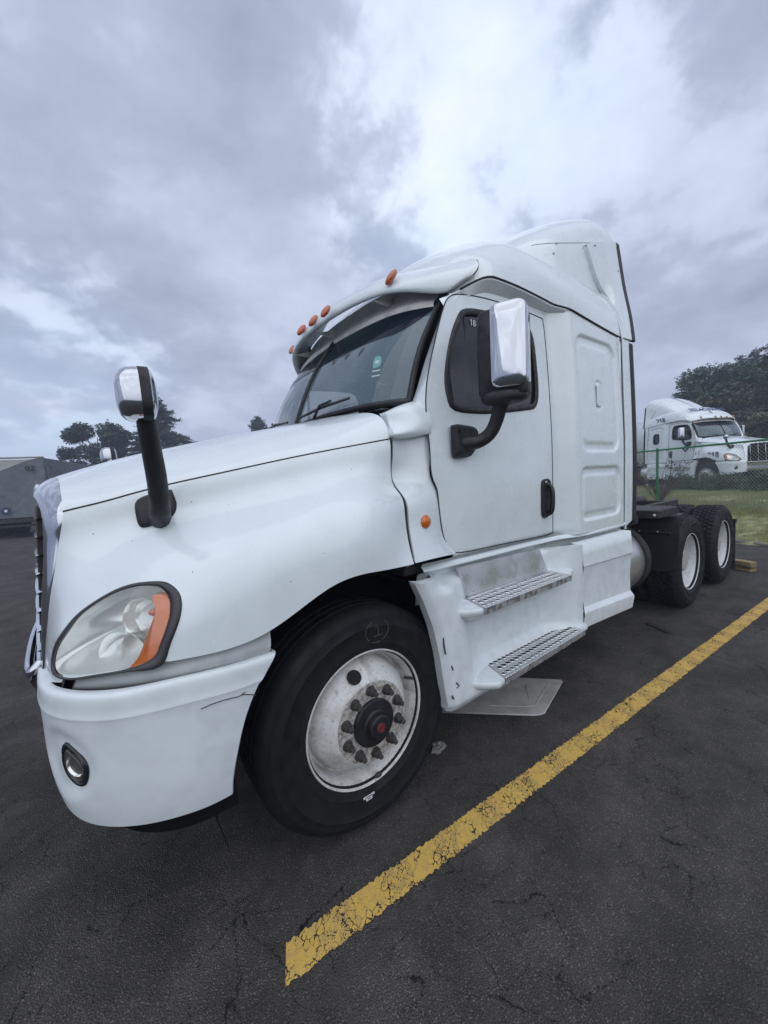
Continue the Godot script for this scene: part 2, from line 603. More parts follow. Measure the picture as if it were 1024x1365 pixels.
func hood_net() -> Array:
	var V := func(x: float, y: float, z: float) -> Vector3: return Vector3(x, y, z)
	return [
		[Vector3(-1.03, 1.655, 0), Vector3(-1.02, 1.652, 0.28), Vector3(-0.995, 1.632, 0.5), Vector3(-0.985, 1.585, 0.665), Vector3(-0.981, 1.514, 0.75), Vector3(-0.997, 1.43, 0.752), Vector3(-1.017, 1.335, 0.752), Vector3(-1.041, 1.23, 0.75), Vector3(-1.055, 1.15, 0.75), Vector3(-1.068, 1.07, 0.75), Vector3(-1.083, 0.955, 0.75)],
		[Vector3(-0.985, 1.672, 0), Vector3(-0.975, 1.667, 0.29), Vector3(-0.95, 1.645, 0.5), Vector3(-0.938, 1.59, 0.68), Vector3(-0.932, 1.525, 0.766), Vector3(-0.945, 1.445, 0.776), Vector3(-0.962, 1.36, 0.80), Vector3(-0.985, 1.27, 0.85), Vector3(-1.0, 1.18, 0.90), Vector3(-1.015, 1.095, 0.945), Vector3(-1.03, 1.003, 0.965)],
		[Vector3(-0.88, 1.705, 0), Vector3(-0.875, 1.70, 0.3), Vector3(-0.86, 1.672, 0.5), Vector3(-0.85, 1.615, 0.69), Vector3(-0.845, 1.545, 0.793), Vector3(-0.85, 1.467, 0.81), Vector3(-0.86, 1.39, 0.855), Vector3(-0.875, 1.305, 0.935), Vector3(-0.89, 1.215, 1.01), Vector3(-0.905, 1.12, 1.065), Vector3(-0.92, 1.034, 1.085)],
		[Vector3(-0.70, 1.755, 0), Vector3(-0.70, 1.75, 0.3), Vector3(-0.70, 1.72, 0.52), Vector3(-0.70, 1.665, 0.71), Vector3(-0.70, 1.582, 0.833), Vector3(-0.70, 1.505, 0.855), Vector3(-0.705, 1.43, 0.92), Vector3(-0.715, 1.355, 1.03), Vector3(-0.725, 1.265, 1.115), Vector3(-0.735, 1.165, 1.16), Vector3(-0.745, 1.05, 1.175)],
		[Vector3(-0.46, 1.81, 0), Vector3(-0.46, 1.805, 0.3), Vector3(-0.46, 1.775, 0.55), Vector3(-0.46, 1.715, 0.76), Vector3(-0.46, 1.63, 0.886), Vector3(-0.46, 1.55, 0.91), Vector3(-0.46, 1.475, 0.975), Vector3(-0.465, 1.40, 1.09), Vector3(-0.47, 1.31, 1.165), Vector3(-0.475, 1.195, 1.19), Vector3(-0.48, 1.06, 1.2)],
		[Vector3(-0.2, 1.865, 0), Vector3(-0.2, 1.86, 0.32), Vector3(-0.2, 1.83, 0.6), Vector3(-0.2, 1.77, 0.81), Vector3(-0.2, 1.68, 0.926), Vector3(-0.2, 1.6, 0.95), Vector3(-0.2, 1.525, 1.01), Vector3(-0.2, 1.445, 1.115), Vector3(-0.2, 1.36, 1.175), Vector3(-0.2, 1.265, 1.195), Vector3(-0.2, 1.17, 1.2)],
		[Vector3(0.03, 1.91, 0), Vector3(0.035, 1.905, 0.35), Vector3(0.045, 1.88, 0.65), Vector3(0.05, 1.82, 0.86), Vector3(0.05, 1.723, 0.963), Vector3(0.048, 1.64, 0.985), Vector3(0.046, 1.56, 1.04), Vector3(0.042, 1.48, 1.135), Vector3(0.04, 1.39, 1.182), Vector3(0.04, 1.29, 1.197), Vector3(0.04, 1.187, 1.2)],
		[Vector3(0.20, 1.95, 0), Vector3(0.215, 1.945, 0.37), Vector3(0.25, 1.928, 0.68), Vector3(0.275, 1.882, 0.92), Vector3(0.275, 1.760, 0.998), Vector3(0.272, 1.666, 1.001), Vector3(0.268, 1.550, 1.010), Vector3(0.260, 1.481, 1.083), Vector3(0.252, 1.395, 1.112), Vector3(0.243, 1.286, 1.136), Vector3(0.236, 1.178, 1.178)]]

func hood_at(x: float, y: float) -> Vector3:
	# the point of the hood side above (x, y) of the side view
	var bi := 0
	var bj := 0
	var bd := 1e9
	for i in hood_g.size():
		var r: PackedVector3Array = hood_g[i]
		for j in range(r.size() / 3, r.size()):
			var v := r[j]
			var d := (v.x - x) * (v.x - x) + (v.y - y) * (v.y - y)
			if d < bd:
				bd = d
				bi = i
				bj = j
	return slide(hood_g, bi, bj, x, y)

func slide(g: Array, i: int, j: int, x: float, y: float) -> Vector3:
	# from grid point (i, j) along the surface to (x, y)
	var v: Vector3 = g[i][j]
	var tu: Vector3 = g[mini(i + 1, g.size() - 1)][j] - g[maxi(i - 1, 0)][j]
	var tv: Vector3 = g[i][mini(j + 1, g[i].size() - 1)] - g[i][maxi(j - 1, 0)]
	var det := tu.x * tv.y - tu.y * tv.x
	var dx := x - v.x
	var dy := y - v.y
	if absf(det) < 1e-9: return Vector3(x, y, v.z)
	var a := clampf((dx * tv.y - dy * tv.x) / det, -1.5, 1.5)
	var b := clampf((tu.x * dy - tu.y * dx) / det, -1.5, 1.5)
	return Vector3(x, y, v.z + a * tu.z + b * tv.z)

func cab_z(x: float, y: float) -> float:
	var l := clampf((y - 1.7) / 0.95, 0.0, 1.0)
	var z := 1.052 - 0.05 * pow(l, 1.5) - 0.05 * l * pow(clampf((1.3 - x) / 0.8, 0.0, 1.0), 1.5)
	z += 0.018 * exp(-pow((y - 1.45) / 0.25, 2.0)) * sstep(0.5, 0.8, x) * (1.0 - sstep(1.5, 1.66, x))
	z += 0.085 * sstep(1.66, 1.86, x)
	return z

func seam_y(x: float) -> float:
	return 2.50 + 0.19 * sstep(0.60, 1.08, x) - 0.09 * sstep(1.2, 2.9, x) * 1.0

func emboss(x: float, y: float, cx: float, cy: float, w: float, h: float, r: float, deep: float, wide: float) -> float:
	var q := Vector2(absf(x - cx) - w / 2 + r, absf(y - cy) - h / 2 + r)
	var d := Vector2(maxf(q.x, 0.0), maxf(q.y, 0.0)).length() + minf(maxf(q.x, q.y), 0.0) - r
	return -deep * sstep(wide, 0.0, d) + 0.5 * deep * sstep(-wide * 1.6, -wide * 3.2, d)

func door_poly() -> PackedVector2Array:
	var p := [Vector2(0.68, 1.146), Vector2(0.60, 1.18), Vector2(0.555, 1.26), Vector2(0.535, 1.40), Vector2(0.525, 1.50), Vector2(0.49, 1.58), Vector2(0.487, 1.73), Vector2(0.487, 1.90), Vector2(0.507, 2.02), Vector2(0.54, 2.12), Vector2(0.595, 2.254), Vector2(0.686, 2.451), Vector2(0.742, 2.53), Vector2(0.832, 2.566), Vector2(1.05, 2.588), Vector2(1.35, 2.592), Vector2(1.60, 2.588), Vector2(1.632, 2.56), Vector2(1.64, 2.40), Vector2(1.642, 2.0), Vector2(1.64, 1.6), Vector2(1.632, 1.2), Vector2(1.61, 1.135), Vector2(1.4, 1.134), Vector2(1.0, 1.14)]
	return loop2(p, 3)

func window_poly() -> PackedVector2Array:
	var p := [Vector2(0.70, 1.93), Vector2(0.662, 1.99), Vector2(0.662, 2.10), Vector2(0.725, 2.285), Vector2(0.80, 2.42), Vector2(0.865, 2.475), Vector2(1.05, 2.497), Vector2(1.30, 2.51), Vector2(1.42, 2.495), Vector2(1.475, 2.42), Vector2(1.488, 2.25), Vector2(1.488, 2.09), Vector2(1.455, 2.0), Vector2(1.36, 1.975), Vector2(1.1, 1.942), Vector2(0.9, 1.925)]
	return loop2(p, 3)

func on_cab(q: Vector2, s: float, off := 0.0) -> Vector3:
	return Vector3(q.x, q.y, (cab_z(q.x, q.y) + off) * s)

func make_truck(hero: bool) -> Node3D:
	var t := Node3D.new()
	var f := 2 if hero else 1
	# --- hood
	var hl := surf(hood_net(), 66 * f, 60 * f)
	if hero or hood_g.is_empty(): hood_g = surf(hood_net(), 132, 120)
	var lamp_out := lamp_outline()
	var src := []
	for r in hl: src.append(r.duplicate())
	# bring the grid points next to the lamp opening on to its outline, so that the cut is clean
	for i in hl.size():
		for j in range(hl[i].size() / 3, hl[i].size()):
			var v: Vector3 = hl[i][j]
			if v.x > -0.6 or v.y > 1.35: continue
			var q := Vector2(v.x, v.y)
			var bd := 1e9
			var bp := q
			for k in lamp_out.size():
				var c := Geometry2D.get_closest_point_to_segment(q, lamp_out[k], lamp_out[(k + 1) % lamp_out.size()])
				if c.distance_squared_to(q) < bd:
					bd = c.distance_squared_to(q)
					bp = c
			if bd < pow(0.0105 if hero else 0.021, 2.0): hl[i][j] = slide(src, i, j, bp.x, bp.y)
	var st := nb()
	var keep := func(v: Vector3) -> bool: return v.y > 1.4 or not Geometry2D.is_point_in_polygon(Vector2(v.x, v.y), lamp_out)
	for s in [1.0, -1.0]:
		var g := side(hl, s)
		grid_cut(st, g, keep, 0)
		var lip := []
		for row in [[0, 0.0, 0.0], [1, 0.012, -0.012], [2, 0.012, -0.07]]:
			var q := PackedVector3Array()
			for r in g:
				var v: Vector3 = r[r.size() - 1]
				q.append(v + Vector3(0, row[1] - 0.006 * row[0], row[2] * s))
			lip.append(q)
		grid(st, lip, 2)
		var e := PackedVector3Array()
		var e2 := PackedVector3Array()
		for v in g[g.size() - 1]:
			e.append(v)
			e2.append(v + Vector3(-0.01, -0.02, -0.04 * s))
		grid(st, [e, e2], 3)
	var hood := build(st, "hood", M.paint, t)
	for s in [1.0, -1.0]:
		st = nb()
		var line := PackedVector3Array()
		for r in hl: line.append(mv(r[24 * f], s))
		tube(st, line, 0.0032 if hero else 0.005, 5)
		build(st, "panel_gap", M.seam, hood)
	if hero:
		# stone chips and flies on the near side
		for q in [Vector2(-0.905, 1.43), Vector2(-0.66, 1.30), Vector2(-0.48, 1.50), Vector2(-0.22, 1.30), Vector2(-0.60, 1.52), Vector2(-0.80, 1.40), Vector2(0.05, 1.62), Vector2(-0.36, 1.22)]:
			st = nb()
			ball(st, hood_at(q.x, q.y), Vector3(0.0017, 0.0020, 0.0014) * (0.7 + 0.5 * absf(sin(q.x * 40.0))), Basis(), 4, 6)
			build(st, "paint_chip", M.scuff, hood)
	for s in [1.0, -1.0]: nose_side(t, s, hero, hl)
	nose(t, hero)
	for s in [1.0, -1.0]:
		headlight(t, s, hero)
		hood_mirror(t, s, hero)
		cab_side(t, s, hero)
		steps(t, s, hero)
		front_wheel(t, s, hero)
		rear_end(t, s, hero)
	cab_top(t, hero)
	glass_and_inside(t, hero)
	chassis(t, hero)
	return t


# ---------------------------------------------------------------- nose: chrome surround, slats, bumper
func nose_side(t: Node3D, s: float, hero: bool, hl: Array) -> void:
	# the bumper corner
	var plan := [Vector2(-0.45, 1.205), Vector2(-0.585, 1.21), Vector2(-0.73, 1.205), Vector2(-0.865, 1.165), Vector2(-0.97, 1.09), Vector2(-1.04, 1.01), Vector2(-1.078, 0.92), Vector2(-1.096, 0.81), Vector2(-1.107, 0.66)]
	var top := [0.976, 0.978, 0.987, 0.985, 0.981, 0.982, 0.98, 0.978, 0.972]
	var bot := [0.548, 0.552, 0.560, 0.562, 0.565, 0.58, 0.60, 0.62, 0.63]
	var rear_x := [-0.440, -0.442, -0.475, -0.495, -0.512, -0.556, -0.588, -0.610, -0.615]
	var net := []
	for k in 9:
		var row := []
		for i in plan.size():
			var fr: float = [-0.02, 0.0, 0.10, 0.155, 0.2, 0.4, 0.62, 0.84, 1.0][k]
			var y: float = lerpf(top[i], bot[i], fr)
			var off: float = [-0.03, -0.004, 0.000, 0.003, 0.0003, -0.002, -0.003, -0.010, -0.022][k]
			var a: Vector2 = plan[maxi(i - 1, 0)]
			var b: Vector2 = plan[mini(i + 1, plan.size() - 1)]
			var n := Vector2(b.y - a.y, a.x - b.x).normalized()
			n = n if n.y > 0 or n.x < 0 else -n
			var q: Vector2 = plan[i]
			if i == 0: q.x = rear_x[k]
			if i == 1 and k > 0: q.x = lerpf(-0.585, rear_x[k] - 0.10, 0.75)
			if i == 2 and k > 0: q.x = lerpf(-0.73, rear_x[k] - 0.20, 0.35)
			q += n * off
			row.append(Vector3(q.x, y, q.y * s))
		net.append(row)
	var g := surf(net, 40 if hero else 16, 48 if hero else 20)
	var st := nb()
	for i in g.size():
		# the hollow round the fog lamp
		for j in g[i].size():
			var v: Vector3 = g[i][j]
			var d := Vector2((v.y - 0.765) / 0.10, (v.z * s - 1.00) / 0.085).length()
			g[i][j] = v + Vector3(0.6, 0, -0.5 * s).normalized() * 0.014 * sstep(1.25, 0.75, d)
	grid(st, g, 0)
	var rim := PackedVector3Array(); var rim2 := PackedVector3Array(); var rim3 := PackedVector3Array()
	for r in g:
		rim.append(r[0]); rim2.append(r[0] + Vector3(0.006, 0, -0.008 * s)); rim3.append(r[0] + Vector3(0.0, 0.0, -0.06 * s))
	grid(st, [rim, rim2, rim3], 4)
	var foot := PackedVector3Array(); var foot2 := PackedVector3Array()
	for v in g[g.size() - 1]:
		foot.append(v)
		foot2.append(v + Vector3(0.0, 0.004, -0.05 * s))
	grid(st, [foot, foot2], 5)
	var bumper := build(st, "bumper_corner", M.plastic_white, t)
	if hero and s > 0:
		st = nb()
		# scraped paint near the wheel end
		for p in [[Vector3(-0.689, 0.890, 1.212), Vector3(-0.652, 0.893, 1.213), Vector3(-0.611, 0.891, 1.213), Vector3(-0.576, 0.885, 1.213)], [Vector3(-0.576, 0.885, 1.213), Vector3(-0.559, 0.886, 1.213), Vector3(-0.520, 0.868, 1.210)], [Vector3(-0.567, 0.889, 1.213), Vector3(-0.552, 0.893, 1.213)]]:
			tube(st, spl(PackedVector3Array(p), 8), 0.0016, 4)
		build(st, "scrape", M.scuff, bumper)
	# fog lamp: black bezel, bowl and clear cover
	var fl := Basis(Vector3(0.55, 0, 0.83 * s).normalized() * s, Vector3.UP, Vector3(-0.83, 0, 0.55 * s).normalized())
	var lamp := Node3D.new()
	lamp.name = "fog_lamp"
	t.add_child(lamp, true)
	var out := [Vector2(-0.05, 0.035), Vector2(-0.035, 0.062), Vector2(0.0, 0.045), Vector2(0.042, 0.014), Vector2(0.05, -0.02), Vector2(0.035, -0.058), Vector2(0.005, -0.065), Vector2(-0.03, -0.045), Vector2(-0.05, -0.01)]
	var c := Vector3()
	var best := 1e9
	for i in range(1, g.size() - 1):
		for j in range(1, g[i].size() - 1):
			var dd := Vector2(g[i][j].y - 0.757, g[i][j].z * s - 1.024).length()
			if dd < best:
				best = dd
				c = g[i][j]
				var nn: Vector3 = (g[i + 1][j] - g[i - 1][j]).cross(g[i][j + 1] - g[i][j - 1]).normalized()
				if nn.z * s < 0: nn = -nn
				fl = frame(nn)
	if s > 0: fl = Basis(-fl.x, fl.y, -fl.z) * Basis(Vector3.UP, PI)
	st = nb()
	var lp := loop2(out, 3)
	var l3 := PackedVector3Array()
	for q in lp: l3.append(c + fl.x * q.x * 0.82 * s + fl.y * q.y * 0.95)
	tube(st, l3, 0.007, 8, true)
	build(st, "bezel", M.black_gloss, lamp)
	st = nb()
	lp = squash2(lp, 0.82 * s, 0.95)
	prism(st, scaled2(lp, 1.0), c - fl.z * 0.028, fl.x, fl.y, 0.029)
	build(st, "bowl", M.black_gloss, lamp)
	st = nb()
	lathe(st, [Vector2(0.005, 0.0), Vector2(0.018, 0.005), Vector2(0.031, 0.018), Vector2(0.034, 0.026)], c + fl.z * 0.002 + fl.x * 0.006 * s - fl.z * 0.02, fl.z, 20)
	build(st, "reflector", M.reflector, lamp)
	st = nb()
	prism(st, scaled2(lp, 0.80), c + fl.z * 0.003, fl.x, fl.y, 0.006, 0.002)
	build(st, "lens", M.lens, lamp)
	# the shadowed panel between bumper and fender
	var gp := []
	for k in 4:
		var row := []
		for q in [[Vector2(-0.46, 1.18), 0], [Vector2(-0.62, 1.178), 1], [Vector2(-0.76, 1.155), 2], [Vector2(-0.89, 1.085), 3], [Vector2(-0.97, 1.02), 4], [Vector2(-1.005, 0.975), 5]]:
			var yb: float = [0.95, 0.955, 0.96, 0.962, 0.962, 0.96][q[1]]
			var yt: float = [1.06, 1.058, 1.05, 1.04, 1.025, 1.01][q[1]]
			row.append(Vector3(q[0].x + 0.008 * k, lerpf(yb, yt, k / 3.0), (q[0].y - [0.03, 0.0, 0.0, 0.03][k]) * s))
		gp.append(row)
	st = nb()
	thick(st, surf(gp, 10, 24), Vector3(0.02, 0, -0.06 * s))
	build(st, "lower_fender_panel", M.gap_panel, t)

func squash2(p: PackedVector2Array, kx: float, ky: float) -> PackedVector2Array:
	var o := PackedVector2Array()
	for q in p: o.append(Vector2(q.x * kx, q.y * ky))
	return o

func scaled2(p: PackedVector2Array, k: float) -> PackedVector2Array:
	var o := PackedVector2Array()
	for q in p: o.append(q * k)
	return o

func nose(t: Node3D, hero: bool) -> void:
	# chrome surround: from the hood's front edge round on to the front face
	var st := nb()
	for s in [1.0, -1.0]:
		var net := []
		# outer edge, crown, inner edge, back of the opening
		var o := [Vector3(-1.034, 1.652, 0), Vector3(-1.024, 1.65, 0.28), Vector3(-0.998, 1.63, 0.5), Vector3(-0.988, 1.583, 0.663), Vector3(-0.985, 1.512, 0.747), Vector3(-1.0, 1.43, 0.748), Vector3(-1.02, 1.335, 0.748), Vector3(-1.044, 1.23, 0.746), Vector3(-1.06, 1.12, 0.746), Vector3(-1.074, 1.03, 0.746), Vector3(-1.087, 0.95, 0.746)]
		var ins := [Vector2(1.575, 0), Vector2(1.572, 0.28), Vector2(1.565, 0.44), Vector2(1.53, 0.555), Vector2(1.46, 0.61), Vector2(1.38, 0.625), Vector2(1.29, 0.64), Vector2(1.2, 0.65), Vector2(1.10, 0.658), Vector2(1.02, 0.664), Vector2(0.95, 0.67)]
		var fx := [-1.10, -1.094, -1.078, -1.058, -1.05, -1.054, -1.062, -1.073, -1.083, -1.09, -1.096]
		var rows := [[], [], [], [], []]
		for i in 11:
			var a: Vector3 = o[i]
			var inn := Vector3(fx[i], ins[i].x, ins[i].y)
			rows[0].append(mv(a + Vector3(0.03, 0, -0.002), s))
			rows[1].append(mv(a, s))
			var m := a.lerp(inn, 0.5)
			rows[2].append(mv(Vector3(lerpf(a.x, inn.x, 0.72), lerpf(a.y, inn.y, 0.42), lerpf(a.z, inn.z, 0.36)), s))
			rows[3].append(mv(inn, s))
			rows[4].append(mv(inn + Vector3(0.022, -0.012 if i < 4 else 0.0, -0.014), s))
		grid(st, surf(rows, 24 if hero else 10, 60 if hero else 24), 0)
	build(st, "grille_surround", M.chrome, t)
	# little ribs of the crown piece in the middle of the surround
	for k in 7:
		var z := (k - 3) * 0.075
		st = nb()
		ball(st, Vector3(-1.094 + absf(z) * 0.06, 1.592, z), Vector3(0.016, 0.036, 0.024), Basis(), 8, 12)
		build(st, "crown_rib", M.chrome, t)
	# slats
	for k in 9:
		st = nb()
		var y := 1.475 - 0.062 * k
		y = 1.49 - 0.0665 * k
		var hw := lerpf(0.585, 0.668, k / 8.0)
		var xf := lerpf(-1.036, -1.072, k / 8.0)
		var rows := []
		for i in 13:
			var z := lerpf(-hw, hw, i / 12.0)
			var x := xf - 0.04 * (1.0 - pow(absf(z / hw), 2.0)) - 0.012
			var row := PackedVector3Array()
			for q in [Vector2(0.05, 0.006), Vector2(0.0, 0.005), Vector2(-0.022, -0.003), Vector2(-0.021, -0.006), Vector2(0.0, -0.007), Vector2(0.05, -0.007), Vector2(0.05, 0.006)]:
				row.append(Vector3(x + q.x, y + q.y, z))
			rows.append(row)
		for r in rows.size() - 1:
			for j in 6: quad(st, rows[r][j], rows[r + 1][j], rows[r + 1][j + 1], rows[r][j + 1], j + 1)
		build(st, "grille_slat", M.chrome, t)
	for z in [-0.555, -0.28, 0.0, 0.28, 0.555]:
		st = nb()
		var bow := 0.04 * (1.0 - pow(absf(z) / 0.60, 2.0)) + 0.028
		prism(st, PackedVector2Array([Vector2(-0.97, 0.94), Vector2(-0.97, 1.55), Vector2(-1.032 - bow, 1.53), Vector2(-1.074 - bow, 0.945)]), Vector3(0, 0, z - 0.011), Vector3.RIGHT, Vector3.UP, 0.022, 0.003)
		build(st, "grille_upright", M.black if hero else M.chrome, t)
	st = nb()
	box(st, Vector3(-0.96, 1.26, 0), Vector3(0.03, 0.62, 1.3))
	build(st, "radiator_screen", M.liner, t)
	# chrome centre of the bumper
	var net := []
	for k in 7:
		var row := []
		for z in [-0.70, -0.55, -0.3, 0.0, 0.3, 0.55, 0.70]:
			var fr: float = [0.0, 0.04, 0.1, 0.3, 0.6, 0.92, 1.0][k]
			row.append(Vector3(-1.118 - 0.03 * (1.0 - pow(z / 0.7, 2.0)) + [0.05, 0.0, -0.004, 0.012, 0.014, 0.02, 0.06][k], lerpf(0.955, 0.64, fr), z))
		net.append(row)
	st = nb()
	grid(st, surf(net, 18, 24), 0)
	build(st, "bumper_centre", M.dark_chrome, t)
	st = nb()
	tube(st, spl(PackedVector3Array([Vector3(-1.095, 0.99, 0.69), Vector3(-1.13, 0.955, 0.66), Vector3(-1.155, 0.95, 0.35), Vector3(-1.165, 0.95, 0.0), Vector3(-1.155, 0.95, -0.35), Vector3(-1.13, 0.955, -0.66), Vector3(-1.095, 0.99, -0.69)]), 24), 0.016, 8)
	build(st, "bumper_trim", M.chrome, t)
	st = nb()
	box(st, Vector3(-1.02, 0.955, 0), Vector3(0.12, 0.09, 1.36))
	build(st, "bumper_gap", M.liner, t)
	for s in [1.0, -1.0]:
		# black air dam under the bumper
		st = nb()
		var dam := []
		for dy in [0.66, 0.55, 0.492]:
			var row := []
			for q in [Vector2(-0.60, 1.165), Vector2(-0.75, 1.155), Vector2(-0.87, 1.08), Vector2(-0.94, 0.95), Vector2(-0.99, 0.70), Vector2(-1.08, 0.4), Vector2(-1.085, 0.0)]:
				row.append(Vector3(q.x + 0.04 * (0.66 - dy), dy, q.y * s))
			dam.append(row)
		grid(st, surf(dam, 6, 24), 0)
		build(st, "air_dam", M.liner, t)
	st = nb()
	box(st, Vector3(-0.72, 0.62, 0), Vector3(0.42, 0.05, 1.8))
	build(st, "under_tray", M.liner, t)


# ---------------------------------------------------------------- headlight
func lamp_outline() -> PackedVector2Array:
	var o := PackedVector2Array()
	for v in lamp_points(): o.append(Vector2(v.x, v.y))
	return o

func lamp_points() -> Array:
	return Array(loop_spl([Vector3(-1.047, 1.024, 0.950), Vector3(-1.035, 1.094, 0.960), Vector3(-1.001, 1.154, 0.985), Vector3(-0.955, 1.205, 1.020), Vector3(-0.880, 1.254, 1.060), Vector3(-0.817, 1.278, 1.085), Vector3(-0.753, 1.282, 1.105), Vector3(-0.722, 1.269, 1.115), Vector3(-0.704, 1.235, 1.125), Vector3(-0.712, 1.180, 1.135), Vector3(-0.746, 1.105, 1.155), Vector3(-0.779, 1.041, 1.165), Vector3(-0.860, 1.038, 1.140), Vector3(-0.943, 1.028, 1.080), Vector3(-1.010, 1.019, 1.000)], 4))

func headlight(t: Node3D, s: float, hero: bool) -> void:
	var lens_in := Array(loop_spl([Vector3(-1.040, 1.033, 0.950), Vector3(-1.029, 1.088, 0.960), Vector3(-0.996, 1.144, 0.985), Vector3(-0.953, 1.197, 1.020), Vector3(-0.880, 1.245, 1.060), Vector3(-0.818, 1.269, 1.085), Vector3(-0.766, 1.271, 1.105), Vector3(-0.743, 1.258, 1.110), Vector3(-0.732, 1.229, 1.120), Vector3(-0.742, 1.177, 1.135), Vector3(-0.769, 1.115, 1.150), Vector3(-0.796, 1.067, 1.155), Vector3(-0.859, 1.046, 1.140), Vector3(-0.943, 1.034, 1.080), Vector3(-1.013, 1.022, 0.990)], 4))
	var amber_in := Array(loop_spl([Vector3(-0.777, 1.242, 1.090), Vector3(-0.747, 1.240, 1.100), Vector3(-0.735, 1.216, 1.115), Vector3(-0.746, 1.173, 1.135), Vector3(-0.774, 1.107, 1.150), Vector3(-0.797, 1.067, 1.155), Vector3(-0.855, 1.046, 1.140), Vector3(-0.832, 1.076, 1.140), Vector3(-0.800, 1.146, 1.130), Vector3(-0.777, 1.201, 1.110)], 3))
	var lamp := Node3D.new()
	lamp.name = "headlight"
	t.add_child(lamp, true)
	var into := Vector3(0.5, 0, -0.86 * s)
	var out := PackedVector3Array()
	for v in lamp_points(): out.append(mv(hood_at(v.x, v.y), s))
	var lens := PackedVector3Array()
	for v in lens_in: lens.append(mv(hood_at(v.x, v.y), s) - into * 0.004)
	var c := Vector3()
	for v in lens: c += v / lens.size()
	# dark surround between body and lens, then the bowl behind
	var st := nb()
	var band := PackedVector3Array(out); band.append(out[0])
	var lb := PackedVector3Array(lens); lb.append(lens[0])
	var band_o := PackedVector3Array()
	for v in band: band_o.append(v + (v - c).normalized() * 0.002 + into * 0.010)
	var band_m := PackedVector3Array()
	for i in band.size(): band_m.append(band[i] - into * 0.004)
	var band_i := PackedVector3Array()
	for i in band.size(): band_i.append(band[i].lerp(lb[i], 0.3) - into * 0.005)
	var band_l := PackedVector3Array()
	for i in band.size(): band_l.append(lb[i] + into * 0.006)
	grid(st, [band_o, band_m, band_i, lb, band_l], 0)
	build(st, "gasket", M.gasket, lamp)
	st = nb()
	var rings := []
	for k in 7:
		var f := k / 6.0
		var row := PackedVector3Array()
		for v in lb: row.append(v.lerp(c, f * 0.96) + into * (0.012 + 0.075 * sqrt(sin(minf(f, 1.0) * PI / 2))))
		rings.append(row)
	grid(st, rings, 0)
	build(st, "reflector_bowl", M.reflector_matte, lamp)
	if hero:
		# two lamps: a deep round bowl below and a long curved one above, split by a bright fin
		st = nb()
		var face := Vector3(-0.62, 0.02, 0.78 * s).normalized()
		lathe(st, [Vector2(0.004, -0.05), Vector2(0.03, -0.045), Vector2(0.055, -0.028), Vector2(0.072, 0.0), Vector2(0.076, 0.006)], mv(Vector3(-0.862, 1.062, 1.035), s), face, 28)
		build(st, "low_beam", M.reflector, lamp)
		st = nb()
		lathe(st, [Vector2(0.004, -0.05), Vector2(0.028, -0.045), Vector2(0.05, -0.028), Vector2(0.062, 0.0), Vector2(0.066, 0.005)], mv(Vector3(-0.80, 1.165, 1.045), s), face, 28)
		build(st, "high_beam", M.reflector_matte, lamp)
		st = nb()
		var fin := spl(PackedVector3Array([mv(Vector3(-0.93, 0.99, 1.02), s), mv(Vector3(-0.875, 1.04, 1.065), s), mv(Vector3(-0.86, 1.11, 1.04), s), mv(Vector3(-0.80, 1.13, 1.075), s), mv(Vector3(-0.765, 1.09, 1.10), s), mv(Vector3(-0.785, 1.01, 1.115), s)]), 24)
		var fin2 := PackedVector3Array()
		for i in fin.size(): fin2.append(fin[i] + into * (0.05 + 0.02 * sin(i * 0.3)) + Vector3(0, 0.008, 0))
		grid(st, [fin, fin2], 0)
		build(st, "reflector_fin", M.reflector, lamp)
		st = nb()
		ball(st, mv(Vector3(-0.775, 1.19, 1.095), s), Vector3(0.016, 0.012, 0.012), Basis(), 8, 10)
		build(st, "bulb", M.amber_red, lamp)
	# amber turn signal
	st = nb()
	var am := PackedVector3Array()
	var ac := Vector3()
	for v in amber_in:
		var q := mv(hood_at(v.x, v.y), s) + into * 0.006
		am.append(q)
		ac += q / amber_in.size()
	var ar := PackedVector3Array(am); ar.append(am[0])
	var a2 := PackedVector3Array()
	for v in ar: a2.append(v + into * 0.03)
	grid(st, [ar, a2], 1)
	for i in am.size():
		var j := (i + 1) % am.size()
		var k := am.size() - 1 - i
	var am2 := PackedVector2Array()
	for v in am: am2.append(Vector2(v.x, v.y))
	var ids := Geometry2D.triangulate_polygon(am2)
	for k in range(0, ids.size(), 3): tri(st, am[ids[k]], am[ids[k + 1]], am[ids[k + 2]], 0)
	build(st, "turn_signal", M.amber, lamp)
	# clear cover, gently domed
	st = nb()
	rings = []
	for k in 9:
		var f := k / 8.0
		var row := PackedVector3Array()
		for v in lb:
			var q := v.lerp(c, f)
			var h := mv(hood_at(q.x, q.y), s) if k < 8 else q
			row.append(Vector3(q.x, q.y, lerpf(h.z, q.z, 0.35)) - into * (0.004 + 0.012 * (1.0 - (1.0 - f) * (1.0 - f))))
		rings.append(row)
	grid(st, rings, 0)
	build(st, "clear_lens", M.lens, lamp)


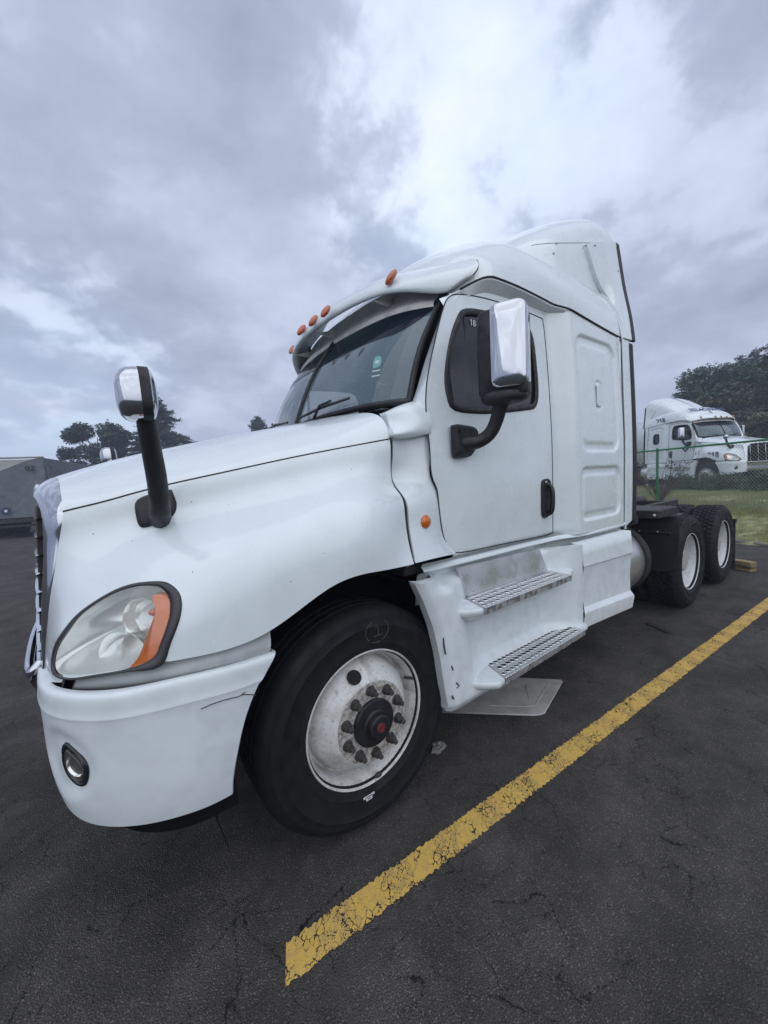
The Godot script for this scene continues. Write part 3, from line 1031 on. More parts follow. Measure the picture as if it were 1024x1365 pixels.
# ---------------------------------------------------------------- mirrors
func hood_mirror(t: Node3D, s: float, hero: bool) -> void:
	var m := Node3D.new()
	m.name = "hood_mirror"
	t.add_child(m, true)
	var st := nb()
	var a := hood_at(-0.715, 1.49)
	var pn := Vector3(-0.19, 0.42, 0.9 * s).normalized()
	var pb := frame(pn)
	var pad := squash2(loop2([Vector2(-0.058, 0.035), Vector2(0.0, 0.062), Vector2(0.058, 0.075), Vector2(0.070, 0.045), Vector2(0.058, -0.035), Vector2(0.0, -0.060), Vector2(-0.048, -0.062), Vector2(-0.062, -0.02)], 4), s, 1.05)
	if s < 0: pad.reverse()
	prism(st, pad, mv(Vector3(-0.712, 1.495, a.z - 0.016), s), pb.x, pb.y, 0.034, 0.012)
	build(st, "base_plate", M.black, m)
	st = nb()
	var arm := spl(mvs([Vector3(-0.712, 1.483, 0.90), Vector3(-0.714, 1.515, 0.965), Vector3(-0.725, 1.62, 1.04), Vector3(-0.740, 1.72, 1.10), Vector3(-0.748, 1.80, 1.135), Vector3(-0.750, 1.85, 1.14)], s), 20)
	var rad := []
	for i in 21: rad.append(lerpf(0.044, 0.031, pow(i / 20.0, 0.7)) + 0.006 * exp(-i * 0.8))
	tube(st, arm, rad, 16, false, 0, 0.8)
	build(st, "arm", M.black, m)
	# chrome shell, black band, glass
	var c := Vector3(-0.752, 1.847, 1.14 * s)
	var n := Vector3(1.0, 0.03, 0.06 * s).normalized()
	var b := frame(n)
	var rows := []
	for spec in [[0.0, 1.0], [-0.020, 1.0], [-0.045, 0.97], [-0.066, 0.88], [-0.080, 0.72], [-0.089, 0.45], [-0.092, 0.0]]:
		var row := PackedVector3Array()
		for q in rrect(0.142, 0.150, 0.048, 5): row.append(c + b * Vector3(q.x * spec[1], q.y * spec[1], spec[0] * 0.74))
		row.append(row[0])
		rows.append(row)
	st = nb()
	grid(st, rows, 0)
	build(st, "chrome_shell", M.chrome, m)
	rows = []
	for spec in [[-0.008, 1.0], [-0.008, 1.025], [0.026, 1.02], [0.028, 0.98]]:
		var row := PackedVector3Array()
		for q in rrect(0.142, 0.150, 0.048, 5): row.append(c + b * Vector3(q.x * spec[1], q.y * spec[1], spec[0] * 0.74))
		row.append(row[0])
		rows.append(row)
	st = nb()
	for k in 3: grid(st, [rows[k], rows[k + 1]], k)
	build(st, "rim_band", M.black, m)
	st = nb()
	rows = []
	for k in 6:
		var f := k / 5.0
		var row := PackedVector3Array()
		for q in rrect(0.139, 0.147, 0.047, 5): row.append(c + b * Vector3(q.x * cos(f * PI / 2), q.y * cos(f * PI / 2), 0.017 + 0.022 * sin(f * PI / 2)))
		row.append(row[0])
		rows.append(row)
	grid(st, rows, 0)
	build(st, "mirror_glass", M.chrome, m)

func door_mirror(t: Node3D, s: float, hero: bool) -> void:
	var m := Node3D.new()
	m.name = "door_mirror"
	t.add_child(m, true)
	var st := nb()
	var zb := cab_z(0.72, 1.74)
	# foot on the door
	prism(st, loop2([Vector2(-0.08, 0.085), Vector2(0.0, 0.085), Vector2(0.095, 0.07), Vector2(0.10, 0.0), Vector2(0.045, -0.075), Vector2(-0.06, -0.085), Vector2(-0.085, -0.06), Vector2(-0.085, 0.05)], 3), Vector3(0.715, 1.745, zb * s), Vector3.RIGHT * s, Vector3.UP, 0.05, 0.014)
	var foot := build(st, "foot", M.black, m)
	for q in [Vector2(0.655, 1.80), Vector2(0.655, 1.69)]:
		st = nb()
		lathe(st, [Vector2(0.0, 0.008), Vector2(0.009, 0.007), Vector2(0.011, 0.0)], Vector3(q.x, q.y, (zb + 0.05) * s), Vector3(0, 0, s), 10)
		build(st, "foot_bolt", M.hole, foot)
	st = nb()
	var arm := spl(mvs([Vector3(0.70, 1.735, zb + 0.02), Vector3(0.745, 1.735, zb + 0.075), Vector3(0.79, 1.77, zb + 0.13), Vector3(0.805, 1.84, zb + 0.17), Vector3(0.80, 1.91, zb + 0.20), Vector3(0.795, 1.95, zb + 0.215)], s), 24)
	var rad := []
	for i in 25: rad.append(0.040 - 0.006 * sin(i / 24.0 * PI) + 0.012 * sstep(17, 24, i))
	tube(st, arm, rad, 16)
	build(st, "arm", M.black, m)
	# head: boxy shell, chrome back, black sides, glass to the rear
	var c := Vector3(0.80, 2.16, (zb + 0.225) * s)
	var n := Vector3(-0.90, 0, 0.43 * s).normalized()        # the way the chrome back faces
	var b := frame(n)
	var head := func(lo: float, hi: float, w: float, sh: float, specs: Array, called: String, mat: Material) -> void:
		var rows := []
		for spec in specs:
			var row := PackedVector3Array()
			for q in rrect(w, hi - lo, 0.042, 6):
				row.append(c + b * Vector3(q.x * spec[1] + sh * s, (q.y) * spec[2] + (lo + hi) / 2, spec[0]))
			row.append(row[0])
			rows.append(row)
		var s2 := nb()
		grid(s2, rows, 0)
		build(s2, called, mat, m)
	head.call(-0.185, 0.224, 0.178, 0.034, [[-0.035, 1.0, 1.0], [0.03, 1.0, 1.0], [0.055, 0.985, 0.992], [0.073, 0.93, 0.97], [0.081, 0.82, 0.93], [0.086, 0.5, 0.7], [0.087, 0.0, 0.0]], "chrome_back", M.chrome)
	head.call(-0.232, 0.215, 0.245, 0.0, [[-0.085, 0.90, 0.95], [-0.075, 0.985, 0.985], [-0.04, 0.995, 0.99], [0.01, 0.985, 0.985], [0.045, 0.95, 0.965], [0.06, 0.85, 0.93], [0.06, 0.0, 0.0]], "housing", M.black)
	st = nb()
	ball(st, c + Vector3(0, -0.215, 0), Vector3(0.115, 0.04, 0.075), b, 10, 20, 0, 0.75)
	build(st, "housing_foot", M.black, m)
	st = nb()
	prism(st, rrect(0.21, 0.40, 0.03, 5), c + b * Vector3(0, -0.005, -0.09), -b.x, b.y, 0.006, 0.002)
	build(st, "mirror_glass", M.chrome, m)


# ---------------------------------------------------------------- cab and sleeper
func cab_side(t: Node3D, s: float, hero: bool) -> void:
	var dp := door_poly()
	var wp := window_poly()
	var nx := 220 if hero else 60
	var ny := 160 if hero else 44
	var g := []
	for i in nx + 1:
		var x := lerpf(0.42, 2.62, float(i) / nx)
		var top := seam_y(x) if x > 0.75 else seam_y(0.75)
		var row := PackedVector3Array()
		for j in ny + 1:
			var y := lerpf(1.105, top, float(j) / ny)
			var z := cab_z(x, y)
			if x > 1.7:
				z += emboss(x, y, 2.19, 2.105, 0.60, 0.80, 0.10, 0.016, 0.020)
				z += emboss(x, y, 2.19, 1.385, 0.62, 0.36, 0.07, 0.015, 0.018)
				if hero: z += emboss(x, y, 2.20, 2.11, 0.10, 0.20, 0.035, 0.008, 0.012)
			z -= 0.02 * sstep(2.57, 2.62, x) + 0.03 * sstep(1.15, 1.105, y) * sstep(1.9, 1.6, x)
			row.append(Vector3(x, y, z * s))
		g.append(row)
	var bunk := loop2([Vector2(2.05, 1.95), Vector2(2.05, 2.2), Vector2(2.1, 2.27), Vector2(2.27, 2.27), Vector2(2.32, 2.2), Vector2(2.32, 1.95), Vector2(2.27, 1.88), Vector2(2.1, 1.88)], 3)
	var st := nb()
	grid_cut(st, g, func(v: Vector3) -> bool:
		var q := Vector2(v.x, v.y)
		if v.x < 0.9 and v.y > 1.12 and v.x < front_of_door(v.y) + 0.03: return false
		if not hero and Geometry2D.is_point_in_polygon(q, bunk): return false
		return not Geometry2D.is_point_in_polygon(q, dp))
	var shell := build(st, "sleeper_side", M.paint, t)
	# door
	st = nb()
	grid_cut(st, g, func(v: Vector3) -> bool:
		var q := Vector2(v.x, v.y)
		return Geometry2D.is_point_in_polygon(q, dp) and not Geometry2D.is_point_in_polygon(q, wp))
	var door := build(st, "door", M.paint, t)
	# lining inside the door and pillar
	st = nb()
	var ig := []
	for i in 41:
		var row := PackedVector3Array()
		for j in 31:
			var x := lerpf(0.46, 1.75, i / 40.0)
			var y := lerpf(1.11, minf(seam_y(maxf(x, 0.75)) - 0.03, 2.56), j / 30.0)
			row.append(Vector3(x, y, (cab_z(x, y) - 0.045) * s))
		ig.append(row)
	grid_cut(st, ig, func(v: Vector3) -> bool:
		return v.x > front_of_door(v.y) + 0.07 and not Geometry2D.is_point_in_polygon(Vector2(v.x, v.y), wp))
	build(st, "door_lining", M.interior_dark, door)
	st = nb()
	var l3 := PackedVector3Array()
	for q in dp: l3.append(on_cab(q, s, 0.0005))
	tube(st, l3, 0.0032 if hero else 0.006, 6, true)
	build(st, "door_seal", M.seam, door)
	st = nb()
	l3 = PackedVector3Array()
	for q in wp: l3.append(on_cab(q, s, 0.0))
	tube(st, l3, 0.019, 10, true, 0, 0.55, Vector3(0, 0, 1))
	build(st, "window_frame", M.black, door)
	st = nb()
	var ids := Geometry2D.triangulate_polygon(wp)
	for k in range(0, ids.size(), 3): tri(st, on_cab(wp[ids[k]], s, -0.012), on_cab(wp[ids[k + 1]], s, -0.012), on_cab(wp[ids[k + 2]], s, -0.012), 0)
	build(st, "window_glass", M.glass_dark, door)
	st = nb()
	box(st, Vector3(0.86, 2.19, (cab_z(0.86, 2.19) - 0.03) * s), Vector3(0.02, 0.56, 0.02), Basis(Vector3.RIGHT, -0.04 * s))
	build(st, "vent_window_bar", M.black, door)
	if hero and s > 0:
		text("18-", 0.034, 0.001, "window_number", M.white_print, door, Transform3D(Basis(), Vector3(0.925, 2.425, cab_z(0.95, 2.4) - 0.010)), "Droid Sans", 400)
	# handle: black dished plate with a grip
	st = nb()
	var hz := cab_z(1.52, 1.385)
	prism(st, loop2([Vector2(-0.055, 0.10), Vector2(-0.03, 0.125), Vector2(0.03, 0.128), Vector2(0.058, 0.10), Vector2(0.06, 0.0), Vector2(0.05, -0.085), Vector2(0.02, -0.125), Vector2(-0.025, -0.13), Vector2(-0.052, -0.10), Vector2(-0.058, 0.0)], 3), Vector3(1.52, 1.385, (hz - 0.004) * s), Vector3.RIGHT * s, Vector3.UP, 0.016, 0.006)
	var handle := build(st, "door_handle", M.black, door)
	st = nb()
	tube(st, spl(mvs([Vector3(1.535, 1.475, hz + 0.006), Vector3(1.54, 1.45, hz + 0.034), Vector3(1.54, 1.37, hz + 0.04), Vector3(1.535, 1.30, hz + 0.034), Vector3(1.53, 1.275, hz + 0.006)], s), 16), 0.015, 10)
	build(st, "grip", M.black_gloss, handle)
	st = nb()
	lathe(st, [Vector2(0.0, 0.004), Vector2(0.010, 0.003), Vector2(0.012, 0.0)], Vector3(1.515, 1.49, (hz + 0.012) * s), Vector3(0, 0, s), 14)
	build(st, "lock", M.dark_chrome, handle)
	door_mirror(t, s, hero)
	# A pillar between the windscreen frame and the door
	st = nb()
	var inner := mvs([Vector3(0.468, 1.93, 0.93), Vector3(0.508, 1.99, 0.928), Vector3(0.57, 2.12, 0.926), Vector3(0.636, 2.255, 0.922), Vector3(0.757, 2.478, 0.917), Vector3(0.84, 2.60, 0.90)], s)
	var mid := mvs([Vector3(0.472, 1.92, 0.985), Vector3(0.50, 2.0, 0.975), Vector3(0.556, 2.12, 0.972), Vector3(0.617, 2.26, 0.968), Vector3(0.722, 2.475, 0.962), Vector3(0.79, 2.58, 0.955)], s)
	var outer := PackedVector3Array()
	for q in [Vector2(0.485, 1.90), Vector2(0.507, 2.02), Vector2(0.54, 2.12), Vector2(0.595, 2.254), Vector2(0.686, 2.451), Vector2(0.76, 2.56)]: outer.append(on_cab(q, s))
	var pg := surf([inner, mid, outer], 8, 24)
	var under := PackedVector3Array()
	for v in pg[8]: under.append(v + Vector3(0.022, -0.004, -0.006 * s))
	pg.append(under)
	grid(st, pg, 0)
	# header of the pillar, up to the roof seam
	var h0 := PackedVector3Array(); var h1 := PackedVector3Array()
	for x in [0.70, 0.76, 0.84, 0.92]:
		h0.append(on_cab(Vector2(x, lerpf(2.47, 2.572, sstep(0.69, 0.85, x))), s))
		h1.append(Vector3(x, seam_y(x) + 0.004, (cab_z(x, seam_y(x)) - (0.03 if x < 0.8 else 0.0)) * s))
	grid(st, [h0, h1], 1)
	build(st, "windscreen_pillar", M.paint, t)
	# cowl panel between hood and door
	st = nb()
	# the block at its head
	var cb := [
		[Vector3(0.33, 1.895, 0.86), Vector3(0.40, 1.935, 0.90), Vector3(0.505, 1.955, 0.935)],
		[Vector3(0.300, 1.895, 0.944), Vector3(0.371, 1.923, 1.000), Vector3(0.508, 1.964, 0.985)],
		[Vector3(0.295, 1.844, 0.970), Vector3(0.367, 1.854, 1.045), Vector3(0.508, 1.880, 1.045)],
		[Vector3(0.272, 1.784, 1.035), Vector3(0.364, 1.797, 1.066), Vector3(0.498, 1.817, 1.058)],
		[Vector3(0.295, 1.761, 1.020), Vector3(0.377, 1.770, 1.055), Vector3(0.504, 1.787, 1.050)]]
	var bg := surf(cb, 30 if hero else 12, 12)
	var lip0 := PackedVector3Array(); var lip1 := PackedVector3Array()
	for v in bg[bg.size() - 1]:
		lip0.append(v + Vector3(0, -0.004, -0.006))
		lip1.append(v + Vector3(0.005, -0.006, -0.07))
	bg.append(lip0)
	bg.append(lip1)
	thick(st, side(bg, s), Vector3(0, 0, -0.05 * s))
	build(st, "cowl_block", M.paint, t)
	st = nb()
	var cw := [
		[Vector3(0.300, 1.757, 0.992), Vector3(0.415, 1.771, 0.995), Vector3(0.511, 1.780, 1.030)],
		[Vector3(0.300, 1.664, 0.982), Vector3(0.404, 1.669, 1.000), Vector3(0.503, 1.673, 1.032)],
		[Vector3(0.295, 1.557, 0.982), Vector3(0.392, 1.563, 1.012), Vector3(0.496, 1.565, 1.038)],
		[Vector3(0.280, 1.469, 1.088), Vector3(0.385, 1.477, 1.075), Vector3(0.544, 1.458, 1.045)],
		[Vector3(0.270, 1.376, 1.117), Vector3(0.395, 1.369, 1.095), Vector3(0.557, 1.323, 1.046)],
		[Vector3(0.262, 1.283, 1.137), Vector3(0.415, 1.274, 1.105), Vector3(0.588, 1.219, 1.048)],
		[Vector3(0.255, 1.177, 1.167), Vector3(0.411, 1.171, 1.140), Vector3(0.643, 1.147, 1.060)]]
	var cg := surf(cw, 60 if hero else 24, 12)
	cg = side(cg, s)
	thick(st, cg, Vector3(0, 0.0, -0.05 * s))
	var cowl := build(st, "cowl_panel", M.paint, t)
	st = nb()
	ball(st, mv(Vector3(0.392, 1.349, 1.100), s), Vector3(0.040, 0.034, 0.020), Basis(Vector3.UP, 0.30 * s), 12, 22)
	build(st, "side_marker", M.amber, cowl)
	st = nb()
	var e := PackedVector3Array()
	for r in cg: e.append(r[0] + Vector3(-0.010, 0, -0.016 * s))
	tube(st, e, 0.012, 6)
	build(st, "panel_gap", M.seam, cowl)
	# rocker: the strip under the door and the deeper white band below it
	st = nb()
	var rk := []
	for q in [[1.112, 1.045, 1.115], [1.098, 1.062, 1.135], [1.082, 1.06, 1.13], [1.07, 1.02, 1.10], [1.0, 1.0, 1.08], [0.9, 0.99, 1.07]]:
		rk.append([Vector3(0.40, q[0], (q[1] - 0.005) * s), Vector3(1.0, q[0], q[1] * s), Vector3(1.6, q[0], (q[1] + 0.008) * s), Vector3(1.95, q[0], q[2] * s), Vector3(2.62, q[0], q[2] * s)])
	grid(st, surf(rk, 14, 24), 0)
	build(st, "rocker_panel", M.paint, t)
	# roof seam and drip rail
	st = nb()
	l3 = PackedVector3Array()
	for i in 41:
		var x := lerpf(0.83, 2.63, i / 40.0)
		l3.append(Vector3(x, seam_y(x) + 0.002, (cab_z(x, seam_y(x)) + rail(x) + 0.001) * s))
	tube(st, l3, 0.006, 6)
	build(st, "roof_seal", M.seam, t)
	st = nb()
	var r0 := PackedVector3Array(); var r1 := PackedVector3Array(); var r2 := PackedVector3Array()
	for i in 31:
		var x := lerpf(0.80, 1.80, i / 30.0)
		var y := seam_y(x)
		var dy := lerpf(0.085, 0.03, i / 30.0) * sstep(0.8, 0.9, x)
		r0.append(Vector3(x, y - 0.002, (cab_z(x, y) + rail(x)) * s))
		r1.append(Vector3(x, y - 0.012, (cab_z(x, y) + rail(x) - 0.002) * s))
		r2.append(Vector3(x, y - dy, (cab_z(x, y - dy) - 0.006) * s))
	grid(st, [r0, r1], 0)
	grid(st, [r1, r2], 1)
	build(st, "drip_rail", M.paint, t)
	if hero:
		st = nb()
		prism(st, rrect(0.075, 0.17, 0.024, 5), Vector3(2.20, 2.11, (cab_z(2.2, 2.11) - 0.012) * s), Vector3.RIGHT * s, Vector3.UP, 0.012, 0.005)
		build(st, "vent_cap", M.paint, shell)
	else:
		st = nb()
		l3 = PackedVector3Array()
		for q in bunk: l3.append(Vector3(q.x, q.y, (cab_z(q.x, q.y) - 0.01) * s))
		tube(st, l3, 0.02, 8, true)
		build(st, "bunk_window_frame", M.black, shell)
		st = nb()
		ids = Geometry2D.triangulate_polygon(bunk)
		for k in range(0, ids.size(), 3): tri(st, Vector3(bunk[ids[k]].x, bunk[ids[k]].y, 1.09 * s), Vector3(bunk[ids[k + 1]].x, bunk[ids[k + 1]].y, 1.09 * s), Vector3(bunk[ids[k + 2]].x, bunk[ids[k + 2]].y, 1.09 * s), 0)
		build(st, "bunk_window", M.glass_dark, shell)
	# side extender behind the sleeper: bright joint, white panel, black rubber edge
	st = nb()
	var xa := [2.635, 2.63, 2.625]
	var ex := [[Vector3(2.625, 1.065, 1.125), Vector3(2.625, 1.8, 1.128), Vector3(2.632, 2.60, 1.10)], [Vector3(2.75, 1.11, 1.132), Vector3(2.752, 1.8, 1.135), Vector3(2.76, 2.60, 1.105)]]
	var exg := side(surf(ex, 6, 20), s)
	thick(st, exg, Vector3(0, 0, -0.03 * s))
	build(st, "side_extender", M.paint, t)
	st = nb()
	tube(st, mvs([Vector3(2.628, 1.05, 1.128), Vector3(2.628, 1.8, 1.131), Vector3(2.634, 2.60, 1.104)], s), 0.0075, 8)
	tube(st, spl(mvs([Vector3(2.634, 2.60, 1.107), Vector3(2.638, 2.78, 1.066), Vector3(2.628, 2.93, 1.004), Vector3(2.60, 3.0, 0.955)], s), 12), 0.0075, 8)
	build(st, "joint_strip", M.paint, t)
	st = nb()
	tube(st, mvs([Vector3(2.619, 1.07, 1.120), Vector3(2.619, 1.8, 1.124), Vector3(2.624, 2.60, 1.098)], s), 0.0025, 6)
	build(st, "panel_gap", M.seam, shell)
	st = nb()
	var rub := []
	for q in [[2.752, 1.135], [2.835, 1.132], [2.848, 1.11], [2.76, 1.09]]:
		rub.append(mvs([Vector3(q[0], 1.11, q[1]), Vector3(q[0] + 0.003, 1.8, q[1] + 0.003), Vector3(q[0] + 0.005, 2.585, q[1] - 0.027)], s))
	grid(st, surf(rub, 8, 16), 0)
	build(st, "extender_rubber", M.rubber, t)

func rail(x: float) -> float:
	return 0.048 * sstep(0.8, 1.0, x) * sstep(1.86, 1.66, x) + 0.004

func front_of_door(y: float) -> float:
	var p := [Vector2(0.60, 1.14), Vector2(0.555, 1.26), Vector2(0.535, 1.40), Vector2(0.525, 1.50), Vector2(0.49, 1.58), Vector2(0.487, 1.90), Vector2(0.507, 2.02), Vector2(0.595, 2.254), Vector2(0.686, 2.451), Vector2(0.76, 2.55), Vector2(0.92, 2.6)]
	for i in p.size() - 1:
		if y <= p[i + 1].y: return lerpf(p[i].x, p[i + 1].x, (y - p[i].y) / (p[i + 1].y - p[i].y))
	return 0.9

func cab_top(t: Node3D, hero: bool) -> void:
	# roof cap
	var z3 := func(x: float) -> float: return cab_z(x, seam_y(x)) + rail(x)
	var net := [
		[Vector3(0.80, seam_y(0.80), 0.93), Vector3(0.79, 2.66, 0.905), Vector3(0.785, 2.69, 0.855), Vector3(0.775, 2.71, 0.78), Vector3(0.755, 2.74, 0.63), Vector3(0.725, 2.765, 0.34), Vector3(0.72, 2.77, 0)],
		[Vector3(0.90, seam_y(0.90), z3.call(0.90)), Vector3(0.90, 2.73, 0.965), Vector3(0.90, 2.805, 0.918), Vector3(0.90, 2.855, 0.84), Vector3(0.90, 2.90, 0.67), Vector3(0.90, 2.945, 0.355), Vector3(0.90, 2.955, 0)],
		[Vector3(1.1, seam_y(1.1), z3.call(1.1)), Vector3(1.1, 2.80, 1.01), Vector3(1.1, 2.89, 0.955), Vector3(1.1, 2.955, 0.875), Vector3(1.1, 3.035, 0.69), Vector3(1.1, 3.10, 0.36), Vector3(1.1, 3.115, 0)],
		[Vector3(1.37, seam_y(1.37), z3.call(1.37)), Vector3(1.37, 2.82, 1.03), Vector3(1.37, 2.95, 0.975), Vector3(1.37, 3.035, 0.91), Vector3(1.37, 3.13, 0.72), Vector3(1.37, 3.205, 0.38), Vector3(1.37, 3.22, 0)],
		[Vector3(1.7, seam_y(1.7), z3.call(1.7)), Vector3(1.7, 2.82, 1.045), Vector3(1.7, 2.95, 0.99), Vector3(1.7, 3.038, 0.93), Vector3(1.7, 3.13, 0.75), Vector3(1.7, 3.2, 0.4), Vector3(1.7, 3.22, 0)],
		[Vector3(2.1, seam_y(2.1), z3.call(2.1)), Vector3(2.1, 2.8, 1.065), Vector3(2.1, 2.945, 1.0), Vector3(2.1, 3.03, 0.94), Vector3(2.1, 3.12, 0.75), Vector3(2.1, 3.18, 0.4), Vector3(2.1, 3.2, 0)],
		[Vector3(2.63, seam_y(2.63), z3.call(2.63)), Vector3(2.63, 2.78, 1.065), Vector3(2.63, 2.93, 1.0), Vector3(2.63, 3.01, 0.93), Vector3(2.63, 3.08, 0.75), Vector3(2.63, 3.12, 0.4), Vector3(2.63, 3.14, 0)]]
	var g := surf(net, 60 if hero else 24, 40 if hero else 18)
	var st := nb()
	grid(st, g, 0)
	grid(st, flip(g), 0)
	var roof := build(st, "roof_cap", M.paint, t)
	# back wall and floor of the cab
	st = nb()
	var bw := PackedVector2Array([Vector2(-1.11, 1.08), Vector2(1.11, 1.08), Vector2(1.11, 2.55), Vector2(0.95, 2.95), Vector2(0.7, 3.05), Vector2(-0.7, 3.05), Vector2(-0.95, 2.95), Vector2(-1.11, 2.55)])
	prism(st, bw, Vector3(2.59, 0, 0), Vector3(0, 0, 1), Vector3.UP, 0.03)
	build(st, "rear_wall", M.paint, t)
	if not hero:
		st = nb()
		prism(st, bw, Vector3(2.64, 0, 0), Vector3(0, 0, -1), Vector3.UP, 0.75, 0.02)
		build(st, "long_bunk", M.paint, t)
	st = nb()
	box(st, Vector3(1.45, 1.09, 0), Vector3(2.24, 0.04, 1.98))
	build(st, "cab_floor", M.interior_dark, t)
	# tall fairing on the roof
	var fn := [
		[Vector3(1.6, 3.08, 0.7), Vector3(1.58, 3.16, 0.6), Vector3(1.56, 3.21, 0.4), Vector3(1.55, 3.235, 0.2), Vector3(1.55, 3.24, 0)],
		[Vector3(1.9, 3.04, 0.83), Vector3(1.9, 3.25, 0.775), Vector3(1.88, 3.36, 0.62), Vector3(1.87, 3.42, 0.34), Vector3(1.87, 3.44, 0)],
		[Vector3(2.2, 3.0, 0.90), Vector3(2.2, 3.32, 0.85), Vector3(2.2, 3.50, 0.73), Vector3(2.2, 3.60, 0.43), Vector3(2.2, 3.63, 0)],
		[Vector3(2.55, 3.0, 0.945), Vector3(2.55, 3.40, 0.905), Vector3(2.55, 3.625, 0.80), Vector3(2.55, 3.76, 0.5), Vector3(2.55, 3.80, 0)],
		[Vector3(2.8, 3.02, 0.96), Vector3(2.8, 3.46, 0.92), Vector3(2.8, 3.70, 0.82), Vector3(2.8, 3.83, 0.52), Vector3(2.8, 3.87, 0)],
		[Vector3(2.93, 3.05, 0.965), Vector3(2.93, 3.47, 0.925), Vector3(2.93, 3.70, 0.825), Vector3(2.93, 3.83, 0.52), Vector3(2.93, 3.87, 0)]]
	var fg := surf(fn, 40 if hero else 16, 30 if hero else 14)
	st = nb()
	grid(st, fg, 0)
	grid(st, flip(fg), 0)
	var fair := build(st, "roof_fairing", M.paint, t)
	if hero:
		for s in [1.0, -1.0]:
			st = nb()
			var l := PackedVector3Array()
			for i in range(8, fg.size()):
				l.append(mv(fg[i][8].lerp(fg[i][7], 0.3), s))
			tube(st, l, 0.0022, 5)
			build(st, "panel_gap", M.seam, fair)
		for q in [Vector3(2.042, 3.254, 0.890), Vector3(2.443, 3.351, 0.915), Vector3(2.542, 3.369, 0.940), Vector3(2.874, 3.495, 0.940), Vector3(1.925, 3.129, 0.930), Vector3(2.851, 3.232, 0.990)]:
			st = nb()
			ball(st, q, Vector3(0.009, 0.009, 0.009), Basis(), 5, 8)
			build(st, "fairing_bolt", M.dark_chrome, fair)
	for s in [1.0, -1.0]:
		st = nb()
		var fin := [
			[Vector3(2.44, 3.36, 0.925), Vector3(2.53, 3.10, 0.965), Vector3(2.615, 3.0, 0.985), Vector3(2.640, 2.90, 1.03), Vector3(2.645, 2.78, 1.078), Vector3(2.645, 2.61, 1.108)],
			[Vector3(2.66, 3.43, 0.945), Vector3(2.68, 3.2, 0.98), Vector3(2.70, 3.05, 1.01), Vector3(2.71, 2.92, 1.045), Vector3(2.715, 2.78, 1.083), Vector3(2.715, 2.61, 1.113)],
			[Vector3(2.905, 3.50, 0.95), Vector3(2.885, 3.25, 0.99), Vector3(2.86, 3.07, 1.025), Vector3(2.84, 2.92, 1.06), Vector3(2.82, 2.78, 1.09), Vector3(2.795, 2.61, 1.118)]]
		var fg2 := side(surf(fin, 8, 24), s)
		thick(st, fg2, Vector3(0.0, 0, -0.03 * s))
		var fin_o := build(st, "roof_extender", M.paint, t)
		st = nb()
		var e := PackedVector3Array()
		for v in fg2[fg2.size() - 1]: e.append(v)
		var rows := []
		for q in [Vector3(-0.002, 0, 0.002), Vector3(0.070, 0, 0.0), Vector3(0.080, 0, -0.02), Vector3(0.0, 0, -0.035)]:
			var row := PackedVector3Array()
			for v in e: row.append(v + mv(q, s))
			rows.append(row)
		grid(st, rows, 0)
		build(st, "rubber_edge", M.rubber, fin_o)
	# sun visor over the windscreen
	var lip := [Vector3(0.462, 2.648, 0), Vector3(0.492, 2.656, 0.3), Vector3(0.560, 2.650, 0.6), Vector3(0.655, 2.613, 0.8), Vector3(0.748, 2.579, 0.935), Vector3(0.81, 2.615, 1.003), Vector3(0.892, 2.665, 1.032)]
	var ctr := [Vector3(0.452, 2.678, 0), Vector3(0.482, 2.684, 0.3), Vector3(0.555, 2.682, 0.6), Vector3(0.650, 2.65, 0.808), Vector3(0.748, 2.632, 0.95), Vector3(0.83, 2.66, 1.015), Vector3(0.926, 2.707, 1.037)]
	var upm := [Vector3(0.50, 2.75, 0), Vector3(0.525, 2.75, 0.3), Vector3(0.60, 2.745, 0.58), Vector3(0.69, 2.725, 0.775), Vector3(0.775, 2.712, 0.915), Vector3(0.86, 2.725, 0.985), Vector3(0.953, 2.755, 1.022)]
	var upt := [Vector3(0.62, 2.835, 0), Vector3(0.64, 2.83, 0.3), Vector3(0.70, 2.815, 0.56), Vector3(0.775, 2.795, 0.735), Vector3(0.85, 2.787, 0.86), Vector3(0.91, 2.787, 0.94), Vector3(0.962, 2.795, 0.985)]
	var back := [Vector3(0.74, 2.87, 0), Vector3(0.755, 2.862, 0.3), Vector3(0.80, 2.835, 0.54), Vector3(0.795, 2.785, 0.720), Vector3(0.868, 2.778, 0.845), Vector3(0.925, 2.778, 0.926), Vector3(0.975, 2.787, 0.970)]
	st = nb()
	for s in [1.0, -1.0]:
		var under := []
		for v in lip: under.append(v + Vector3(0.035, 0.012, -0.01))
		grid(st, side(surf([under, lip, ctr, upm, upt, back], 42 if hero else 14, 48 if hero else 18), s), 0)
	var visor := build(st, "sun_visor", M.paint, t)
	for s in [1.0, -1.0]:
		st = nb()
		var rim := PackedVector3Array([upt[3] + Vector3(0, -0.004, 0), upt[4] + Vector3(0.004, -0.004, 0), upt[5] + Vector3(0.005, -0.004, 0), upt[6] + Vector3(0.006, -0.004, -0.004), upm[6] + Vector3(0.006, 0, -0.004), ctr[6] + Vector3(0.005, -0.003, -0.004), lip[6]])
		tube(st, spl(mvs(Array(rim), s), 30), 0.0035, 5)
		build(st, "edge_gap", M.seam, visor)
